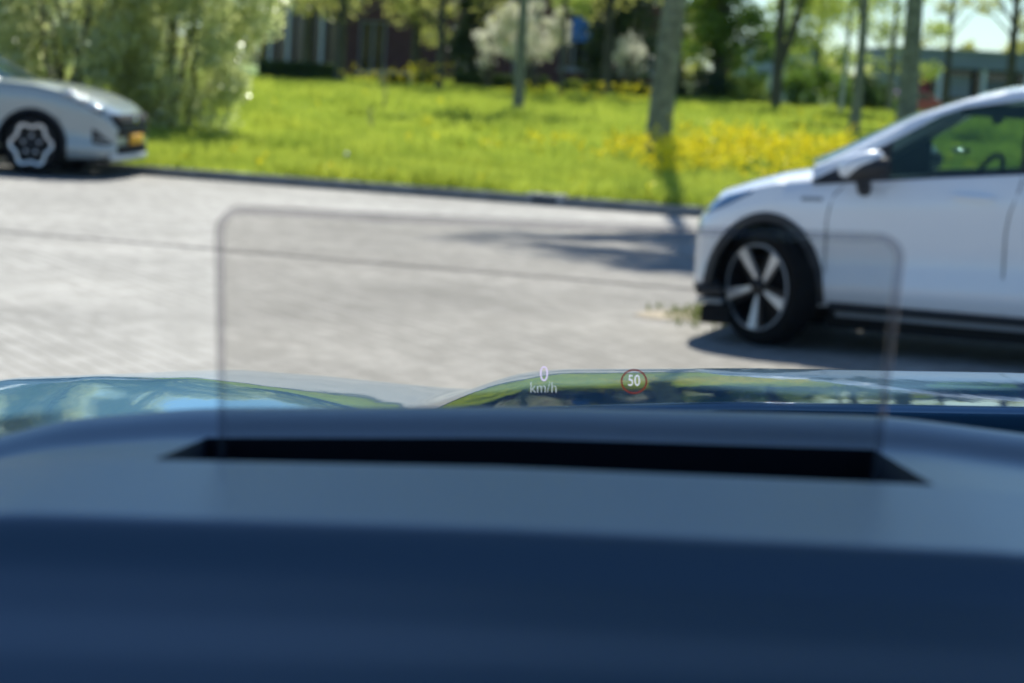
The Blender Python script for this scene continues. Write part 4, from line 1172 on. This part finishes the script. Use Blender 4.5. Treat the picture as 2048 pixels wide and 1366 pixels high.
zr_z = np.array([.7, 1.02, 1.15, 1.225, 1.2535, 1.263, 1.2680, 1.2668, 1.2630, 1.2632, 1.266, 1.2775, 1.282, 1.2905, 1.298, 1.2985])
def smooth_tab(xs, zs, w_):
    g_ = np.linspace(xs[0], xs[-1], 1601); v = np.interp(g_, xs, zs); n_ = int(w_ / (g_[1] - g_[0])); k = np.exp(-np.linspace(-2, 2, 2 * n_ + 1) ** 2); k /= k.sum()
    return g_, np.convolve(np.pad(v, n_, mode='edge'), k, mode='valid')
GX, GZ = smooth_tab(zr_x, zr_z, .018)
def hood_z(x, y):
    xm = np.where(x > XC, 2 * XC - x, x)
    xs_ = xm - (y - 1.75) * .10 * sm(-.16, -.02, xm)
    zr = np.interp(xs_, GX, GZ)
    wb = sm(-.05, .01, xs_); cc = np.clip(-.28 + (1.78 - y) * .55, -.30, -.06); wl = 1 - sm(cc - .13, cc + .03, xs_)
    wm = np.clip(1 - wb - wl, 0, 1)
    z = 0
    for (ys, zz), anc, wt in ((T_b, ANC[0], wb), (T_m, ANC[1], wm), (T_l, ANC[2], wl)):
        za = np.interp(anc, ys, zz)
        zs_ = 1.5 - (1.5 - zr) * anc / 1.75
        z = z + wt * (zs_ + np.interp(y, ys, zz) - za)
    return z
xg = np.concatenate([np.linspace(-.62, -.42, 20), np.linspace(-.415, .45, 230), np.linspace(.46, 1.46, 60)])
rg = np.concatenate([np.linspace(0, .62, 150), np.linspace(.63, 1.0, 40)])
XX = np.repeat(xg[None], len(rg), 0)
Y0 = np.interp(xg, [-.62, -.3, .12, .7, 1.14, 1.46], [1.16, 1.26, 1.375, 1.375, 1.26, 1.16])
YY = Y0[None] + (2.33 - Y0[None]) * rg[:, None]
ZZ = hood_z(XX, YY)
# rolled rear edge
XX = np.concatenate([XX[:1], XX[:1], XX]); YY = np.concatenate([YY[:1] + .012, YY[:1] - .003, YY]); ZZ = np.concatenate([ZZ[:1] - .022, ZZ[:1] - .006, ZZ])
R_, C_ = XX.shape
vs = np.stack([XX, YY, ZZ], -1).reshape(-1, 3)
fs = [[i * C_ + k, i * C_ + k + 1, (i + 1) * C_ + k + 1, (i + 1) * C_ + k] for i in range(R_ - 1) for k in range(C_ - 1)]
from_data('bonnet', vs.tolist(), fs, M['own_paint'], own)
MB().box(-.60, 1.44, 1.12, 2.1, .75, .95).box(-.6, 1.44, 1.12, 1.45, .95, 1.16).build('engine_bay', M['under'], own, smooth=False)
# cowl
vs = []; fs = []
for j, (y, z) in enumerate([(1.09, 1.285), (1.16, 1.275), (1.25, 1.25), (1.45, 1.225)]):
    for k in range(30):
        x = -.58 + 2.0 * k / 29
        vs.append((x, y, z - .10 * abs((x - XC) / 1.0) ** 2.2 + .012))
for j in range(3):
    for k in range(29): fs.append([j * 30 + k, j * 30 + k + 1, (j + 1) * 30 + k + 1, (j + 1) * 30 + k])
o = from_data('cowl', vs, fs, M['black_plastic'], own)
# dashboard height field
yv = np.array(sorted(set(np.round(np.concatenate([np.linspace(.30, .48, 10), np.linspace(.48, .62, 57), np.linspace(.63, .715, 18), [.7195, .72, .7205], np.linspace(.725, .835, 12), [.8395, .84, .8405], np.linspace(.845, 1.12, 45)]), 4))))
xv = np.array(sorted(set(np.round(np.concatenate([np.linspace(-.62, -.22, 30), np.linspace(-.215, -.11, 30), [-.1065, -.105, -.1035], np.linspace(-.10, .125, 40), [.1275, .129, .1305], np.linspace(.135, .30, 30), np.linspace(.32, 1.44, 50)]), 4))))
def sm_interp(xq, xp, fp, w_=.012):
    g_, v = smooth_tab(np.array(xp, float), np.array(fp, float), w_); return np.interp(xq, g_, v)
PY = sm_interp(yv, [.2, .30, .42, .50, .525, .550, .570, .588, .602, .72, .842, .850, .860, .873, .90, .95, 1.05, 1.12, 1.3], [.9, 1.0, 1.24, 1.323, 1.348, 1.3595, 1.3655, 1.3730, 1.3832, 1.3795, 1.3693, 1.3718, 1.3745, 1.3757, 1.3725, 1.3655, 1.342, 1.31, 1.2], .008)
LX = sm_interp(xv, [-.8, -.6, -.45, -.3, -.2026, -.163, -.117, 0, .146, .206, .3, .5, .9, 1.5], [-.30, -.20, -.11, -.055, -.0273, -.0140, -.0075, 0, .0045, .0, -.014, -.03, -.045, -.2], .02)
LN = sm_interp(xv, [-.8, -.3, -.1274, 0, .1328, .3, .6, 1.5], [-.25, -.03, -.0032, 0, .001, -.012, -.06, -.25], .02)
vs = []; idx = []
inside = lambda x, y: (-.1051 <= x <= .1291) and (.7199 <= y <= .8401)
for y, pz in zip(yv, PY):
    f = float(sm(.60, .95, y))
    for x, l1, l2 in zip(xv, LX, LN):
        z = pz + l1 * f + l2 * (1 - f)
        if inside(x, y): z = 1.318
        vs.append((x, y, z))
nxv = len(xv); fs = []
for j in range(len(yv) - 1):
    for k in range(nxv - 1):
        fs.append([j * nxv + k, j * nxv + k + 1, (j + 1) * nxv + k + 1, (j + 1) * nxv + k])
        c = [(k, j), (k + 1, j), (k, j + 1), (k + 1, j + 1)]
        idx.append(1 if any(inside(xv[a], yv[b_]) for a, b_ in c) else 0)
d = from_data('dashboard', vs, fs, [M['dash'], M['slot']], own, idx=idx)
d.data.set_sharp_from_angle(angle=radians(50))
# windscreen slab
def ws_pt(u, v, off=0):
    # u across 0..1, v from foot to header
    x = -.56 + 1.96 * u; bo = .10 * (1 - (2 * u - 1) ** 2)
    y = 1.13 + bo - (1.02 - .04) * v; z = 1.285 + .425 * v + .035 * sin(pi * v)
    return (x * (1 - .12 * v) + .05 * v, y, z + off)
vs = []; fs = []; K = 24
for j in range(K + 1):
    for k in range(K + 1): vs.append(ws_pt(k / K, j / K))
for j in range(K):
    for k in range(K): fs.append([j * (K + 1) + k, j * (K + 1) + k + 1, (j + 1) * (K + 1) + k + 1, (j + 1) * (K + 1) + k])
o = from_data('windscreen', vs, fs, M['windscreen'], own)
md = o.modifiers.new('solid', 'SOLIDIFY'); md.thickness = .005
# roof, pillars, doors, rear wall
MB().box(-.56, 1.34, -1.6, .15, 1.72, 1.76, .015).build('roof', M['liner'], own)
for sx_ in (0, 1):
    b = MB()
    pts = [ws_pt(sx_, v) for v in np.linspace(0, 1, 8)]
    b.tube(pts, .04, 8).build('pillar', M['cabin'], own)
MB().box(-.66, -.60, -1.6, 1.1, .4, 1.30, .02).build('door', M['cabin'], own)
MB().box(1.46, 1.52, -1.6, 1.1, .4, 1.30, .02).build('door', M['cabin'], own)
MB().box(-.62, 1.48, -1.7, -1.6, .4, 1.74, .02).build('rear_panel', M['cabin'], own)
MB().box(-.62, 1.48, -1.6, 1.1, .35, .40).build('cabin_floor', M['cabin'], own)
# head-up display: tinted glass plate with a thin bright edge
hud = None
def rounded(x0, x1, z0, z1, zr0, zr1, r, n=8):
    """top corners rounded; z0 left/right feet, (zr0, zr1) top heights."""
    P = [(x0[0], z0), (x1[0], z0)]
    cx, cz = x1[1] - r, zr1 - r
    for k in range(n + 1): a = (pi / 2) * k / n; P.append((cx + r * cos(a), cz + r * sin(a)))
    for k in range(1, 12):
        f = k / 12; P.append((x1[1] - r + (x0[1] + r - x1[1] + r) * f, zr1 + (zr0 - zr1) * f - .0006 * sin(pi * f)))
    cx, cz = x0[1] + r, zr0 - r
    for k in range(n + 1): a = pi / 2 + (pi / 2) * k / n; P.append((cx + r * cos(a), cz + r * sin(a)))
    return P
outer = rounded((-.0900, -.0948), (.1185, .1212), 1.322, 0, 1.4523, 1.4549, .0085)
def inset(P, d_):
    out = []; n_ = len(P)
    for i in range(n_):
        a, b_, c = np.array(P[i - 1]), np.array(P[i]), np.array(P[(i + 1) % n_])
        t = (c - a); t /= np.linalg.norm(t); nrm = np.array([-t[1], t[0]]); out.append(tuple(b_ + nrm * d_))
    return out
inner = inset(outer, .0026)
rake = lambda z, y: y - (z - 1.38) * .14
def plate(name, P, y, th, m, parent):
    b = MB().prism(P, y, y + th); b.v = [(x, rake(z, yy), z) for x, yy, z in b.v]
    return b.build(name, m, parent, smooth=False)
n_ = len(outer)
hb = MB()
for yy in (.7590, .7620):
    base = len(hb.v); hb.v += [(x, rake(z, yy), z) for x, z in inner]
hb.f += [list(range(n_))]
hb.v = hb.v[:n_]
hud = from_data('display_glass', hb.v, hb.f, M['combiner'], own, smooth=False)
eb = MB()
for P_, yy in ((outer, .7585), (inner, .7582), (inner, .7618), (outer, .7615)):
    eb.v += [(x, rake(z, yy), z) for x, z in P_]
for i in range(n_):
    j = (i + 1) % n_
    for q in range(4): eb.f.append([q * n_ + i, q * n_ + j, ((q + 1) % 4) * n_ + j, ((q + 1) % 4) * n_ + i])
from_data('display_glass_edge', eb.v, eb.f, M['comb_edge'], hud, smooth=False)

# figures of the head-up display: the virtual image stands above the bonnet, where the eye focuses on it
D_H = 1.33
MW = cam.matrix_world
def hud_text(name, txt, px, py, h_px, m, sx_=.8, off=0.0):
    c = bpy.data.curves.new(name, 'FONT'); c.body = txt; c.align_x = 'CENTER'; c.align_y = 'CENTER'
    c.resolution_u = 4
    s_ = h_px / .72 * D_H / 4800
    c.size = s_; c.offset = off * s_
    tmp = bpy.data.objects.new(name, c)
    me = bpy.data.meshes.new_from_object(tmp); bpy.data.objects.remove(tmp)
    me.materials.clear(); me.materials.append(m)
    o = bpy.data.objects.new(name, me); COL.objects.link(o)
    pos = MW @ Vector(((px - 1024) / 4800 * D_H, -(py - 683) / 4800 * D_H, -D_H))
    o.matrix_world = Matrix.Translation(pos) @ MW.to_3x3().to_4x4() @ Matrix.Diagonal((sx_, 1, 1, 1))
    bpy.context.view_layer.update()
    o.parent = hud
    return o
hud_text('speed_digit', '0', 1088, 749, 32, M['hud_violet'], .86, off=-.010)
hud_text('unit_text', 'km/h', 1087, 776, 23, M['hud_dim'], .86, off=-.016)
hud_text('limit_number', '50', 1268, 762, 23, M['hud_white'], .80, off=-.006)
rg_ = MB(); N = 64
for k in range(N):
    a = 2 * pi * k / N
    for r in (26.5, 23.2): rg_.v.append((r * cos(a) * D_H / 4800, r * .93 * sin(a) * D_H / 4800, 0))
for k in range(N):
    j = (k + 1) % N; rg_.f.append([2 * k, 2 * j, 2 * j + 1, 2 * k + 1])
o = from_data('limit_ring', rg_.v, rg_.f, M['hud_red'], None, smooth=False)
pos = MW @ Vector(((1268 - 1024) / 4800 * D_H, -(763 - 683) / 4800 * D_H, -D_H))
o.matrix_world = Matrix.Translation(pos) @ MW.to_3x3().to_4x4()
o.parent = hud
